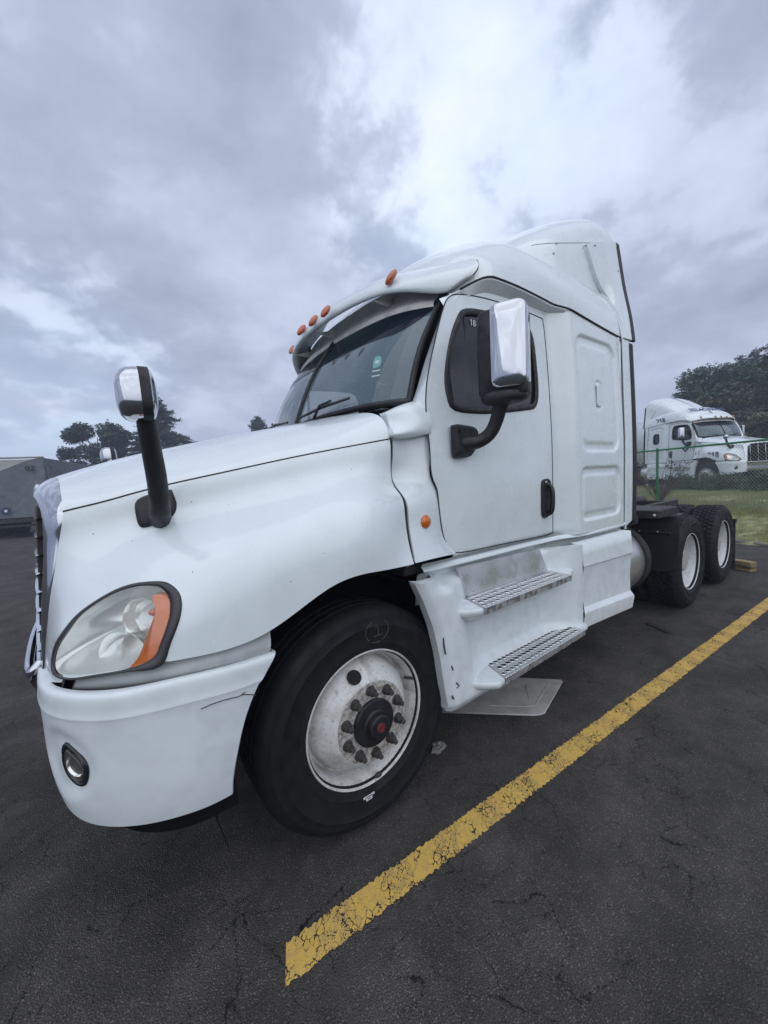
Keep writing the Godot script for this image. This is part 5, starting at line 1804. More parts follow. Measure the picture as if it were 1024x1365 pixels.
func chassis(t: Node3D, hero: bool) -> void:
	var st := nb()
	for s in [1.0, -1.0]:
		st = nb()
		box(st, Vector3(2.75, 0.90, 0.43 * s), Vector3(7.0, 0.26, 0.085), Basis(), 0.006)
		build(st, "frame_rail", M.frame, t)
	for x in [2.9, 3.6, 4.9, 6.2]:
		st = nb()
		box(st, Vector3(x, 0.90, 0), Vector3(0.10, 0.22, 0.8))
		build(st, "cross_member", M.frame, t)
	st = nb()
	box(st, Vector3(3.40, 1.12, 0), Vector3(0.52, 0.075, 2.40), Basis(), 0.008)
	var deck := build(st, "deck_plate", M.frame, t)
	for s in [1.0, -1.0]:
		for z in [0.98, 1.17]:
			st = nb()
			ball(st, Vector3(3.138, 1.115, z * s), Vector3(0.012, 0.014, 0.014), Basis(), 6, 10)
			build(st, "deck_bolt", M.rim_dust, deck)
	for s in [1.0, -1.0]:
		st = nb()
		lathe(st, [Vector2(0.0, 0.0), Vector2(0.05, 0.0), Vector2(0.055, 0.01), Vector2(0.055, 0.06), Vector2(0.04, 0.07), Vector2(0.04, 0.1), Vector2(0.0, 0.1)], Vector3(2.88, 1.10, 1.02 * s), Vector3(0, 0, s), 18)
		tube(st, mvs([Vector3(2.74, 1.12, 1.06), Vector3(2.85, 1.11, 1.06)], s), 0.022, 8)
		build(st, "air_fitting", M.black, t)
	# axles, engine mass and liners that close the wheel wells
	st = nb()
	tube(st, PackedVector3Array([Vector3(0, 0.5, -1.0), Vector3(0, 0.5, 1.0)]), 0.08, 10)
	build(st, "axle", M.frame, t)
	for x in [4.228, 5.548]:
		st = nb()
		tube(st, PackedVector3Array([Vector3(x, 0.505, -1.0), Vector3(x, 0.505, 1.0)]), 0.11, 12)
		ball(st, Vector3(x, 0.52, 0), Vector3(0.26, 0.24, 0.24), Basis(), 10, 14)
		build(st, "axle", M.frame, t)
	st = nb()
	box(st, Vector3(0.1, 1.05, 0), Vector3(1.5, 0.95, 0.9), Basis(), 0.05)
	build(st, "engine", M.frame, t)
	for s in [1.0, -1.0]:
		st = nb()
		var rows := []
		for z in [0.74, 1.13]:
			var row := PackedVector3Array()
			for i in 15:
				var a := PI * lerpf(-0.05, 1.12, i / 14.0)
				row.append(Vector3(0.62 * cos(a) - 0.04, 0.50 + 0.66 * sin(a), z * s))
			rows.append(row)
		grid(st, rows, 0)
		box(st, Vector3(0.0, 0.85, 0.72 * s), Vector3(1.35, 0.85, 0.02))
		build(st, "wheel_well_liner", M.liner, t)
	for s in [1.0, -1.0]:
		st = nb()
		tube(st, mvs([Vector3(1.9, 0.42, 0.85), Vector3(2.8, 0.42, 0.85)], s), 0.12, 12)
		build(st, "air_tank", M.frame, t)
		st = nb()
		box(st, Vector3(1.3, 0.52, 0.80 * s), Vector3(0.7, 0.2, 0.4), Basis(), 0.02)
		build(st, "battery_box", M.frame, t)
	st = nb()
	ball(st, Vector3(4.9, 1.11, 0), Vector3(0.5, 0.06, 0.46), Basis(), 8, 24, 0, 0.7)
	build(st, "fifth_wheel", M.frame, t)
	for s in [1.0, -1.0]:
		st = nb()
		box(st, Vector3(6.25, 0.86, 0.35 * s), Vector3(0.05, 0.10, 0.22), Basis(), 0.01)
		build(st, "tail_light", M.amber_red, t)


# ---------------------------------------------------------------- ground
const EDGE := Vector2(8.75, 1.0)            # a point on the edge of the asphalt, seen from above (x, z)
const ALONG := Vector2(-0.45, 0.893)        # the way that edge runs

func beyond(x: float, z: float) -> float:
	return (Vector2(x, z) - EDGE).dot(Vector2(0.893, 0.45))

func bank_y(x: float, z: float) -> float:
	var d := beyond(x, z)
	return 0.575 * sstep(-0.4, 4.4, d)

func asphalt() -> StandardMaterial3D:
	var m := std(Color.WHITE, 0.86)
	m.metallic_specular = 0.35
	# binder with pale chippings
	var im := Image.create(1024, 1024, false, Image.FORMAT_RGB8)
	var hm := Image.create(1024, 1024, false, Image.FORMAT_RF)
	var big := FastNoiseLite.new(); big.seed = 3; big.frequency = 0.006; big.fractal_octaves = 4
	var cell := FastNoiseLite.new(); cell.seed = 8; cell.noise_type = FastNoiseLite.TYPE_CELLULAR; cell.frequency = 0.17
	cell.cellular_return_type = FastNoiseLite.RETURN_DISTANCE; cell.fractal_type = FastNoiseLite.FRACTAL_NONE
	var val := FastNoiseLite.new(); val.seed = 8; val.noise_type = FastNoiseLite.TYPE_CELLULAR; val.frequency = 0.17
	val.cellular_return_type = FastNoiseLite.RETURN_CELL_VALUE; val.fractal_type = FastNoiseLite.FRACTAL_NONE
	var fine := FastNoiseLite.new(); fine.seed = 12; fine.frequency = 0.14; fine.fractal_octaves = 3
	var a: Image = big.get_seamless_image(1024, 1024)
	var b: Image = cell.get_seamless_image(1024, 1024)
	var c: Image = val.get_seamless_image(1024, 1024)
	var e: Image = fine.get_seamless_image(1024, 1024)
	for y in 1024:
		for x in 1024:
			var g := a.get_pixel(x, y).r
			var d := b.get_pixel(x, y).r
			var v := c.get_pixel(x, y).r
			var f := e.get_pixel(x, y).r
			var stone := sstep(0.62, 0.30, d) * sstep(0.50, 0.95, v)
			var l := 0.078 + 0.036 * (g - 0.5) + 0.10 * (f - 0.5)
			l += stone * (0.022 + 0.12 * maxf(0.0, v - 0.84) / 0.16)
			l = maxf(l, 0.006)
			im.set_pixel(x, y, Color(l * 1.07, l * 1.0, l * 0.94).linear_to_srgb())
			hm.set_pixel(x, y, Color(0.35 * f + 0.55 * sstep(0.75, 0.15, d) * (0.35 + 0.65 * v), 0, 0))
	m.albedo_texture = ImageTexture.create_from_image(im)
	m.heightmap_enabled = true
	m.heightmap_texture = ImageTexture.create_from_image(hm)
	m.heightmap_scale = 0.6
	m.uv1_scale = Vector3(1, 1, 1)
	# fine cracks and broad stains over it
	m.detail_enabled = true
	m.detail_uv_layer = BaseMaterial3D.DETAIL_UV_2
	m.detail_blend_mode = BaseMaterial3D.BLEND_MODE_MUL
	m.detail_albedo = crack_map()
	return m

func crack_map() -> ImageTexture:
	# dark hairline cracks with broken courses, and large pale and dark patches
	var n := 2048
	var net := FastNoiseLite.new(); net.seed = 21; net.noise_type = FastNoiseLite.TYPE_CELLULAR; net.frequency = 0.016
	net.cellular_return_type = FastNoiseLite.RETURN_DISTANCE2_SUB; net.fractal_type = FastNoiseLite.FRACTAL_NONE; net.cellular_jitter = 1.0
	net.domain_warp_enabled = true; net.domain_warp_amplitude = 30.0; net.domain_warp_frequency = 0.018
	net.domain_warp_fractal_octaves = 5; net.domain_warp_fractal_gain = 0.55
	var on := FastNoiseLite.new(); on.seed = 33; on.frequency = 0.0042; on.fractal_octaves = 3
	var patch := FastNoiseLite.new(); patch.seed = 41; patch.frequency = 0.0035; patch.fractal_octaves = 5
	var im := Image.create(n, n, false, Image.FORMAT_RGB8)
	var k: Image = net.get_seamless_image(n, n, false, false, 0.08, false)
	var q: Image = on.get_seamless_image(n, n, false, false, 0.1, false)
	var p: Image = patch.get_seamless_image(n, n, false, false, 0.1, false)
	for y in n:
		for x in n:
			var d := k.get_pixel(x, y).r
			var l := 0.80 + 0.36 * (p.get_pixel(x, y).r - 0.5)
			var here := q.get_pixel(x, y).r
			var w := 0.0035 + 0.007 * sstep(0.47, 0.72, here)
			if d < w and here > 0.43: l *= lerpf(0.42, 1.0, sstep(w * 0.2, w, d))
			im.set_pixel(x, y, Color(l, l, l))
	return ImageTexture.create_from_image(im)

func ground() -> void:
	var st := nb()
	# one sheet to the horizon, finer near the camera; it lies lower under the grass bank
	var xs := [-300.0, -120.0, -50.0, -24.0]
	for i in 60: xs.append(-12.0 + i * 0.5)
	xs.append_array([20.0, 24.0, 32.0, 60.0, 140.0, 300.0])
	var zs := [-300.0, -120.0, -60.0, -36.0, -24.0]
	for i in 40: zs.append(-14.0 + i * 0.5)
	zs.append_array([8.0, 14.0, 30.0, 80.0, 200.0])
	var verts := PackedVector3Array(); var uv := PackedVector2Array(); var uv2 := PackedVector2Array(); var nrm := PackedVector3Array()
	var tang := PackedFloat32Array()
	var idx := PackedInt32Array()
	for x in xs:
		for z in zs:
			verts.append(Vector3(x, -0.25 * sstep(0.8, 1.6, beyond(x, z)), z))
			nrm.append(Vector3.UP)
			uv.append(Vector2(x, z) / 0.95)
			uv2.append(Vector2(x + 1.2, z - 0.35).rotated(0.35) / 4.6)
			tang.append_array([1, 0, 0, 1])
	var nz := zs.size()
	for i in xs.size() - 1:
		for j in nz - 1:
			var a := i * nz + j
			idx.append_array([a, a + nz, a + nz + 1, a, a + nz + 1, a + 1])
	var arr := []
	arr.resize(Mesh.ARRAY_MAX)
	arr[Mesh.ARRAY_VERTEX] = verts; arr[Mesh.ARRAY_NORMAL] = nrm; arr[Mesh.ARRAY_TEX_UV] = uv; arr[Mesh.ARRAY_TEX_UV2] = uv2; arr[Mesh.ARRAY_TANGENT] = tang; arr[Mesh.ARRAY_INDEX] = idx
	var mesh := ArrayMesh.new()
	mesh.add_surface_from_arrays(Mesh.PRIMITIVE_TRIANGLES, arr)
	M.asphalt = asphalt()
	var o := put(mesh, "asphalt_ground", M.asphalt)
	tag(o, "dark cracked asphalt of the lorry park", "ground", "", "structure")
	# bay line
	var line := yellow_line()
	tag(line, "worn yellow bay line of crazed paint on the asphalt", "road marking", "", "structure")
	# grass bank
	var m := std(Color.WHITE, 0.95)
	m.albedo_texture = noise_tex(0.02, Color(0.11, 0.125, 0.05).linear_to_srgb(), Color(0.29, 0.29, 0.14).linear_to_srgb(), 512, FastNoiseLite.TYPE_SIMPLEX_SMOOTH, 6, 61, 0.3, 0.72)
	m.uv1_triplanar = true
	m.uv1_world_triplanar = true
	m.uv1_scale = Vector3.ONE * 0.35
	M.turf = m
	st = nb()
	var g := []
	for i in 61:
		var row := PackedVector3Array()
		var u: float = lerpf(-70.0, 45.0, i / 60.0) if i % 60 == 0 else lerpf(-22.0, 16.0, (i - 1) / 58.0)
		for j in 41:
			var d := 60.0 * pow(j / 40.0, 2.4) + 0.02
			var q := EDGE + ALONG * u + Vector2(0.893, 0.45) * (d + (0.12 * sin(u * 2.1) + 0.08 * sin(u * 5.3)) * (1.0 if j == 0 else 0.0))
			row.append(Vector3(q.x, bank_y(q.x, q.y) + (0.012 if j > 0 else -0.02) + 0.02 * sin(q.x * 3.1) * sin(q.y * 2.7) * sstep(0.2, 1.0, d), q.y))
		g.append(row)
	grid(st, g, 0)
	tag(build(st, "grass_bank", M.turf), "low grass bank rising behind the lorry park", "bank", "", "structure")
	# short tufts
	var blade := nb()
	for k in 9:
		var a := k * 2.4
		var r := 0.02 + 0.011 * k
		var b0 := Vector3(cos(a), 0, sin(a)) * r
		var side_v := Vector3(-sin(a * 1.7), 0, cos(a * 1.7)) * 0.006
		var tip := b0 * 1.5 + Vector3(cos(a * 3.1) * 0.03, 0.075 + 0.04 * sin(k * 1.9), sin(a * 2.3) * 0.03)
		tri(blade, b0 - side_v, b0 + side_v, tip, -1)
	blade.generate_normals()
	var gm := std(Color.WHITE, 0.8)
	gm.vertex_color_use_as_albedo = true
	gm.backlight_enabled = true
	gm.backlight = Color(0.25, 0.25, 0.1)
	var mesh2 := blade.commit()
	mesh2.surface_set_material(0, gm)
	var mm := MultiMesh.new()
	mm.transform_format = MultiMesh.TRANSFORM_3D
	mm.use_colors = true
	mm.mesh = mesh2
	var pts := []
	var nn := FastNoiseLite.new(); nn.seed = 77; nn.frequency = 0.35
	rng.seed = 404
	for i in 26000:
		var u := rng.randf_range(-10.0, 3.5)
		var d := 0.10 + 8.0 * pow(rng.randf(), 1.3)
		var q := EDGE + ALONG * u + Vector2(0.893, 0.45) * d
		var bare := nn.get_noise_2d(q.x, q.y)
		if bare < -0.28 and rng.randf() < 0.85: continue
		pts.append([Vector3(q.x, bank_y(q.x, q.y), q.y), bare])
	mm.instance_count = pts.size()
	for i in pts.size():
		var sc := rng.randf_range(0.5, 1.25)
		mm.set_instance_transform(i, Transform3D(Basis(Vector3.UP, rng.randf() * TAU).scaled(Vector3(sc, sc * rng.randf_range(0.7, 1.2), sc)), pts[i][0]))
		var dry := clampf(0.45 + pts[i][1] * 0.9 + rng.randf_range(-0.3, 0.3), 0.0, 1.0)
		mm.set_instance_color(i, Color(0.31, 0.28, 0.13).lerp(Color(0.15, 0.215, 0.07), dry))
	var grass := MultiMeshInstance3D.new()
	grass.multimesh = mm
	grass.name = numbered("grass")
	add_child(grass)
	tag(grass, "short half-dry grass growing on the bank", "grass", "", "stuff")
	# broken concrete edging between asphalt and grass
	st = nb()
	rng.seed = 7
	st = nb()
	for k in 26:
		var u := -9.0 + k * 0.5
		var q := EDGE + ALONG * (u + rng.randf_range(-0.08, 0.08)) + Vector2(0.893, 0.45) * (0.02 + rng.randf_range(-0.06, 0.06))
		box(st, Vector3(q.x, 0.02, q.y), Vector3(rng.randf_range(0.25, 0.46), rng.randf_range(0.06, 0.12), rng.randf_range(0.08, 0.14)), Basis(Vector3.UP, 1.047 + rng.randf_range(-0.1, 0.1)) * Basis(Vector3.RIGHT, rng.randf_range(-0.1, 0.1)), 0.015)
	tag(build(st, "edging_stones", dirty(Color(0.17, 0.16, 0.14), 0.9, 0.5, 3.0, 71)), "broken pale concrete edging along the foot of the grass", "edging", "", "stuff")

func yellow_line() -> MeshInstance3D:
	# paint cut out along its crazing: bare asphalt shows through
	var w := 2048
	var h := 96
	var cr := FastNoiseLite.new(); cr.seed = 17; cr.noise_type = FastNoiseLite.TYPE_CELLULAR; cr.frequency = 0.052
	cr.cellular_return_type = FastNoiseLite.RETURN_DISTANCE2_SUB; cr.fractal_type = FastNoiseLite.FRACTAL_NONE
	cr.domain_warp_enabled = true; cr.domain_warp_amplitude = 16.0; cr.domain_warp_frequency = 0.035; cr.cellular_jitter = 1.0
	var wear := FastNoiseLite.new(); wear.seed = 23; wear.frequency = 0.012; wear.fractal_octaves = 5
	var tone := FastNoiseLite.new(); tone.seed = 27; tone.frequency = 0.03; tone.fractal_octaves = 5
	var edge := FastNoiseLite.new(); edge.seed = 31; edge.frequency = 0.05; edge.fractal_octaves = 4
	var im := Image.create(w, h, false, Image.FORMAT_RGBA8)
	for x in w:
		# stretches that were painted over twice look fresher
		var fresh := 1.0 if fmod(x * 0.0049, 1.0) < 0.5 else 0.0
		for y in h:
			var d := cr.get_noise_2d(x, y) + 1.0
			var r := wear.get_noise_2d(x, y)
			var gap := 0.045 + 0.30 * maxf(0.0, r + 0.06) - 0.03 * fresh
			var off := (absf(y - h / 2.0 + 0.5) / (h / 2.0))
			var ragged := 0.88 + 0.16 * edge.get_noise_2d(x, y * 0.3 + (0 if y < h / 2 else 300))
			var a := 1.0
			var n := tone.get_noise_2d(x, y)
			var sp := edge.get_noise_2d(x * 3.1 + 900.0, y * 3.1)
			if d < gap * (0.75 + 0.8 * sp) or off > ragged: a = 0.0
			if sp > 0.34 + 0.25 * fresh - 0.3 * r and n > -0.15: a = 0.0
			var c := Color(0.57, 0.37, 0.08).lerp(Color(0.42, 0.29, 0.10), clampf(0.5 + n * 1.2 - 0.35 * fresh, 0.0, 1.0))
			var s := c.linear_to_srgb()
			s.a = a
			im.set_pixel(x, y, s)
	var m := std(Color.WHITE, 0.75)
	m.albedo_texture = ImageTexture.create_from_image(im)
	m.transparency = BaseMaterial3D.TRANSPARENCY_ALPHA_SCISSOR
	m.alpha_scissor_threshold = 0.5
	m.texture_repeat = true
	var st := nb()
	# near end cut on the slant, as it was painted
	var a0 := Vector3(-0.505, 0.005, 1.268)
	var a1 := Vector3(-0.56, 0.005, 1.393)
	var b0 := Vector3(5.11, 0.005, 1.634)
	var b1 := Vector3(5.10, 0.005, 1.756)
	var n := 12
	for k in n:
		var f0 := float(k) / n * 1.35
		var f1 := float(k + 1) / n * 1.35
		var L := 5.62 / 2.6
		uvquad(st, [a0.lerp(b0, f0), a0.lerp(b0, f1), a1.lerp(b1, f1), a1.lerp(b1, f0)], [Vector2(f0 * L, 0.0), Vector2(f1 * L, 0.0), Vector2(f1 * L, 1.0), Vector2(f0 * L, 1.0)])
	return build(st, "yellow_line", m)


func small_things() -> void:
	# pale sheet lying under the steps
	var st := nb()
	var p := [Vector3(1.746, 0.008, 1.062), Vector3(1.298, 0.008, 1.178)]
	var dx: Vector3 = (p[0] - Vector3(1.10, 0.008, 0.76)).normalized()
	var poly := PackedVector2Array()
	for q in [Vector2(1.745, -1.045), Vector2(1.335, -1.155), Vector2(1.30, -1.165), Vector2(1.262, -1.155), Vector2(1.225, -1.13), Vector2(0.72, -0.62), Vector2(1.22, -0.42), Vector2(1.755, -1.025)]: poly.append(q)
	prism(st, poly, Vector3(0, 0.006, 0), Vector3(1, 0, 0), Vector3(0, 0, -1), 0.012, 0.003)
	var sheet := build(st, "grey_sheet", dirty(Color(0.42, 0.41, 0.39), 0.55, 0.2, 1.2, 81))
	tag(sheet, "pale grey flat sheet with a rounded corner lying on the asphalt under the lower step", "sheet")
	st = nb()
	tube(st, PackedVector3Array([Vector3(1.62, 0.0185, 1.0), Vector3(1.33, 0.0185, 1.08), Vector3(1.28, 0.0185, 1.06), Vector3(1.10, 0.0185, 0.88)]), 0.003, 5)
	tube(st, PackedVector3Array([Vector3(1.50, 0.0185, 0.90), Vector3(1.34, 0.0185, 1.03)]), 0.003, 5)
	build(st, "pressed_rib", M.rim_dust, sheet)
	# stone by the front tyre
	st = nb()
	ball(st, Vector3(), Vector3(0.042, 0.026, 0.032), Basis(), 8, 10)
	var rock := SurfaceTool.new()
	var arr := st.commit().surface_get_arrays(0)
	var vs: PackedVector3Array = arr[Mesh.ARRAY_VERTEX]
	rock.begin(Mesh.PRIMITIVE_TRIANGLES)
	rock.set_smooth_group(-1)
	for v in vs:
		var k := 1.0 + 0.28 * sin(v.x * 140.0 + 1.0) * cos(v.z * 170.0) + 0.2 * sin(v.y * 210.0 + v.x * 60.0)
		rock.add_vertex(v * k)
	var stone := build(rock, "stone", dirty(Color(0.22, 0.22, 0.21), 0.85, 0.5, 8.0, 85))
	stone.position = Vector3(0.555, 0.022, 0.945)
	tag(stone, "small grey broken stone lying against the front tyre", "stone")
	# dark strip of rubber
	st = nb()
	prism(st, rrect(0.25, 0.055, 0.006), Vector3(), Vector3(1, 0, 0), Vector3(0, 0, -1), 0.009, 0.002)
	var strip := build(st, "rubber_strip", M.rubber)
	strip.position = Vector3(3.33, 0.002, 1.145)
	strip.rotation.y = -2.05
	tag(strip, "short dark rubber strip lying on the asphalt before the rear wheels", "rubber strip")
	# yellowish boards stacked behind the mud flap
	var wood := [dirty(Color(0.30, 0.23, 0.10), 0.8, 0.4, 4.0, 91), dirty(Color(0.24, 0.19, 0.09), 0.8, 0.4, 4.0, 92), dirty(Color(0.20, 0.17, 0.09), 0.85, 0.4, 4.0, 93)]
	var words := ["topmost yellow board of the small stack by the rear mud flap", "second yellow board from the top in the small stack by the mud flap", "third yellow board from the top, under two others by the mud flap", "lowest yellow board of the small stack, flat on the asphalt"]
	for k in 4:
		st = nb()
		box(st, Vector3(0, 0.016, 0), Vector3(0.30, 0.030, 0.12), Basis(), 0.003)
		var b := build(st, "wooden_board", wood[k % 3])
		b.position = Vector3(6.48 + [0.0, 0.02, -0.015, 0.01][k], 0.002 + 0.034 * k, 1.17 + [0.0, -0.012, 0.01, -0.004][k])
		b.rotation.y = 1.15 + [0.0, 0.05, -0.04, 0.03][k]
		tag(b, words[3 - k], "board", "boards stacked behind the mud flap")


# ---------------------------------------------------------------- background
func background() -> void:
	# second tractor on the bank
	var t := make_truck(false)
	t.name = numbered("highway_tractor")
	add_child(t)
	t.position = Vector3(18.0, 0.572, -1.2)
	t.rotation.y = deg_to_rad(60)
	tag(t, "white highway tractor numbered 218 standing on the bank behind the green fence", "truck", "white highway tractors")
	far_marks(t)
	fence()
	tarp_trailer()
	trees()
	shrubs()

func far_marks(t: Node3D) -> void:
	# fleet number and lettering; the side towards us is its right
	var b := Basis(Vector3(-1, 0, 0), Vector3(0, 1, 0), Vector3(0, 0, -1))
	text("218", 0.20, 0.004, "fleet_number", M.blue_print, t, Transform3D(b, Vector3(-0.35, 1.25, -1.19)), "Droid Sans", 700, true)
	text("218", 0.20, 0.004, "fleet_number", M.blue_print, t, Transform3D(b.rotated(Vector3.LEFT, 0.25), Vector3(2.0, 2.80, -1.085)), "Droid Sans", 700, true)
	# company lettering along the roof cap above the visor
	var f := Vector3(-0.72, 0.62, -0.30).normalized()
	var fb := frame(f, Vector3.UP)
	text("MILAC-TRANS", 0.17, 0.004, "company_name", M.blue_print, t, Transform3D(frame(Vector3(-0.66, 0.74, 0.0).normalized()), Vector3(1.02, 3.075, 0.0)), "Droid Sans", 700)
	var st := nb()
	prism(st, PackedVector2Array([Vector2(0, 0.14), Vector2(0.14, 0), Vector2(0, -0.14), Vector2(-0.14, 0)]), Vector3(0.85, 1.58, -1.085), Vector3(-1, 0, 0), Vector3.UP, 0.004)
	var em := build(st, "door_emblem", M.blue_print, t)
	st = nb()
	prism(st, PackedVector2Array([Vector2(0, 0.05), Vector2(0.05, 0), Vector2(0, -0.05), Vector2(-0.05, 0)]), Vector3(0.85, 1.58, -1.089), Vector3(-1, 0, 0), Vector3.UP, 0.004)
	build(st, "emblem_centre", M.white_print, em)
	# exhaust stack beside the cab on its far side
	st = nb()
	tube(st, PackedVector3Array([Vector3(1.9, 1.1, 1.32), Vector3(1.9, 3.0, 1.32)]), 0.09, 12)
	build(st, "exhaust_stack", M.frame, t)

func fence() -> void:
	var green := std(Color(0.015, 0.16, 0.055), 0.45)
	var o := base("chain_link_fence")
	tag(o, "green chain-link fence with round posts along the grass bank", "fence")
	var a := Vector2(13.07, -2.30)
	var dir := Vector2(-0.46, 0.888)
	var at := func(u: float, h: float) -> Vector3:
		var q := a + dir * u
		return Vector3(q.x, bank_y(q.x, q.y) + h, q.y)
	for k in [-2, -1, 0, 1, 2]:
		var u: float = 0.42 + 4.2 * k
		var st := nb()
		tube(st, PackedVector3Array([at.call(u, -0.1), at.call(u, 1.70)]), 0.038, 10)
		ball(st, at.call(u, 1.71), Vector3(0.042, 0.025, 0.042), Basis(), 6, 10)
		build(st, "post", green, o)
	var st := nb()
	var rail_p := PackedVector3Array()
	for k in 15: rail_p.append(at.call(-9.0 + k * 1.2, 1.67))
	tube(st, rail_p, 0.026, 8)
	build(st, "top_rail", green, o)
	# the wire: two families of slanting strands
	st = nb()
	var pitch := 0.085
	var wire := std(Color(0.30, 0.33, 0.31), 0.5, 0.6)
	var n := int(17.0 / pitch)
	for k in range(-22, n):
		for sg in [1, -1]:
			var u0 := -9.0 + k * pitch
			var p0 := 0.08
			var l := 1.58
			var ua := u0 if sg > 0 else u0 + l
			var ub := u0 + l if sg > 0 else u0
			if minf(ua, ub) < -9.0 or maxf(ua, ub) > 7.6: continue
			var A: Vector3 = at.call(ua, p0)
			var B: Vector3 = at.call(ub, p0 + l)
			var w: Vector3 = Vector3(0.871, 0, 0.492) * 0.0013 * sg
			for q in 3:
				var d0: Vector3 = [Vector3(0, 0.0025, 0), Vector3(0.0022, -0.0013, 0.0012), Vector3(-0.0022, -0.0013, -0.0012)][q]
				var d1: Vector3 = [Vector3(0.0022, -0.0013, 0.0012), Vector3(-0.0022, -0.0013, -0.0012), Vector3(0, 0.0025, 0)][q]
				quad(st, A + d0 + w, A + d1 + w, B + d1 + w, B + d0 + w)
	build(st, "wire_mesh", wire, o)

func tarp_trailer() -> void:
	var o := base("tarpaulin_trailer", Vector3(-2.35, 0, -18.6), 0.0)
	var ax := Vector3(0.29, 0, -0.957)     # along its length, away from us
	var ac := Vector3(-0.957, 0, -0.29)    # across, to the left
	o.basis = Basis(-ac, Vector3.UP, -ax)
	tag(o, "flatbed trailer under a dark grey tarpaulin marked 02, far behind the tractor's nose", "trailer")
	# local: x from -2.55 (left) to 0 (near right corner), z from 0 (near end) to -12
	var tarp := dirty(Color(0.115, 0.128, 0.15), 0.65, 0.15, 0.5, 101)
	tarp.heightmap_enabled = true
	tarp.heightmap_texture = noise_tex(0.012, Color.BLACK, Color.WHITE, 512, FastNoiseLite.TYPE_SIMPLEX_SMOOTH, 4, 103, 0.0, 1.0)
	tarp.heightmap_scale = 1.0
	var st := nb()
	var g := []
	for i in 21:
		var row := PackedVector3Array()
		for j in 13:
			var u := i / 20.0
			var v := j / 12.0
			var x := -2.55 * u
			var top := 3.22 - 0.58 * sstep(0.03, 0.75, u) * sstep(1.25, 0.9, u)
			row.append(Vector3(x, lerpf(0.84, top, v), 0.03 * sin(u * 9.0 + v * 3.0) - 0.02))
		g.append(row)
	grid(st, g, 0)
	var sidep := []
	for i in 41:
		var row := PackedVector3Array()
		for j in 9:
			row.append(Vector3(0.0 + 0.02 * sin(i * 1.3) * sin(j * 0.9), lerpf(0.84, 3.22, j / 8.0), -12.0 * i / 40.0))
		sidep.append(row)
	grid(st, sidep, 1)
	var far_side := []
	for i in 3:
		var row := PackedVector3Array()
		for j in 3: row.append(Vector3(-2.55, lerpf(0.84, 3.22, j / 2.0), -6.0 * i))
		far_side.append(row)
	grid(st, far_side, 2)
	quad(st, Vector3(0, 0.84, -12), Vector3(0, 3.22, -12), Vector3(-2.55, 3.22, -12), Vector3(-2.55, 0.84, -12))
	quad(st, Vector3(0, 3.21, -0.5), Vector3(0, 3.21, -12), Vector3(-2.55, 3.21, -12), Vector3(-2.55, 3.21, -0.5))
	var cover := build(st, "tarpaulin", tarp, o)
	st = nb()
	box(st, Vector3(-1.275, 3.25, -0.05), Vector3(2.58, 0.07, 0.10), Basis(), 0.02)
	build(st, "top_rail", dirty(Color(0.30, 0.29, 0.26), 0.6, 0.3, 2.0, 107), o)
	st = nb()
	quad(st, Vector3(0, 2.5, -0.35), Vector3(0, 3.2, -0.35), Vector3(-2.5, 3.2, -0.35), Vector3(-2.5, 2.5, -0.35))
	build(st, "inner_sheet", dirty(Color(0.45, 0.46, 0.46), 0.6, 0.2, 2.0, 109), o)
	st = nb()
	quad(st, Vector3(0.035, 2.0, -0.30), Vector3(0.035, 2.9, -0.16), Vector3(0.035, 2.9, -0.22), Vector3(0.035, 2.0, -0.36))
	for k in 5: quad(st, Vector3(0.035, 3.05 - 0.02 * k, -0.5 - 0.22 * k), Vector3(0.035, 3.05 - 0.02 * k, -0.55 - 0.22 * k), Vector3(0.035, 2.4, -1.15 - 0.22 * k), Vector3(0.035, 2.4, -1.10 - 0.22 * k))
	build(st, "tarpaulin_strap", std(Color(0.20, 0.20, 0.20), 0.7), cover)
	text("02", 0.22, 0.006, "trailer_number", std(Color(0.02, 0.022, 0.026), 0.7), o, Transform3D(Basis(), Vector3(-0.45, 2.80, 0.035)))
	var ring := nb()
	var c := Vector3(-1.38, 1.14, 0.05)
	lathe(ring, [Vector2(0.10, 0.0), Vector2(0.10, 0.008), Vector2(0.15, 0.008), Vector2(0.15, 0.0)], c, Vector3(0, 0, 1), 28)
	for k in 4:
		var q := c + Vector3(cos(k * PI / 2), sin(k * PI / 2), 0) * 0.105
		box(ring, q, Vector3(0.06, 0.06, 0.010), Basis(Vector3(0, 0, 1), PI / 4))
	var em := build(ring, "trailer_emblem", M.blue_print, o)
	ring = nb()
	box(ring, c + Vector3(0, 0, 0.002), Vector3(0.085, 0.085, 0.010), Basis(Vector3(0, 0, 1), PI / 4))
	build(ring, "emblem_centre", M.white_print, em)
	st = nb()
	box(st, Vector3(-1.275, 0.72, -6.0), Vector3(2.5, 0.20, 11.9), Basis(), 0.02)
	build(st, "bed", M.frame, o)
	st = nb()
	box(st, Vector3(-1.275, 0.50, -0.25), Vector3(2.3, 0.12, 0.12), Basis(), 0.01)
	for x in [-0.25, -2.3]: box(st, Vector3(x, 0.58, -0.2), Vector3(0.10, 0.25, 0.10))
	build(st, "rear_guard", M.frame, o)
	for z in [-1.6, -2.9]:
		for x in [-0.3, -2.25]:
			st = nb()
			lathe(st, [Vector2(0.28, -0.25), Vector2(0.42, -0.26), Vector2(0.5, -0.22), Vector2(0.505, 0.0), Vector2(0.5, 0.22), Vector2(0.42, 0.26), Vector2(0.28, 0.25), Vector2(0.2, 0.1), Vector2(0.0, 0.1)], Vector3(x, 0.505, z), Vector3(1 if x > -1 else -1, 0, 0), 28)
			build(st, "wheel", M.tyre, o)


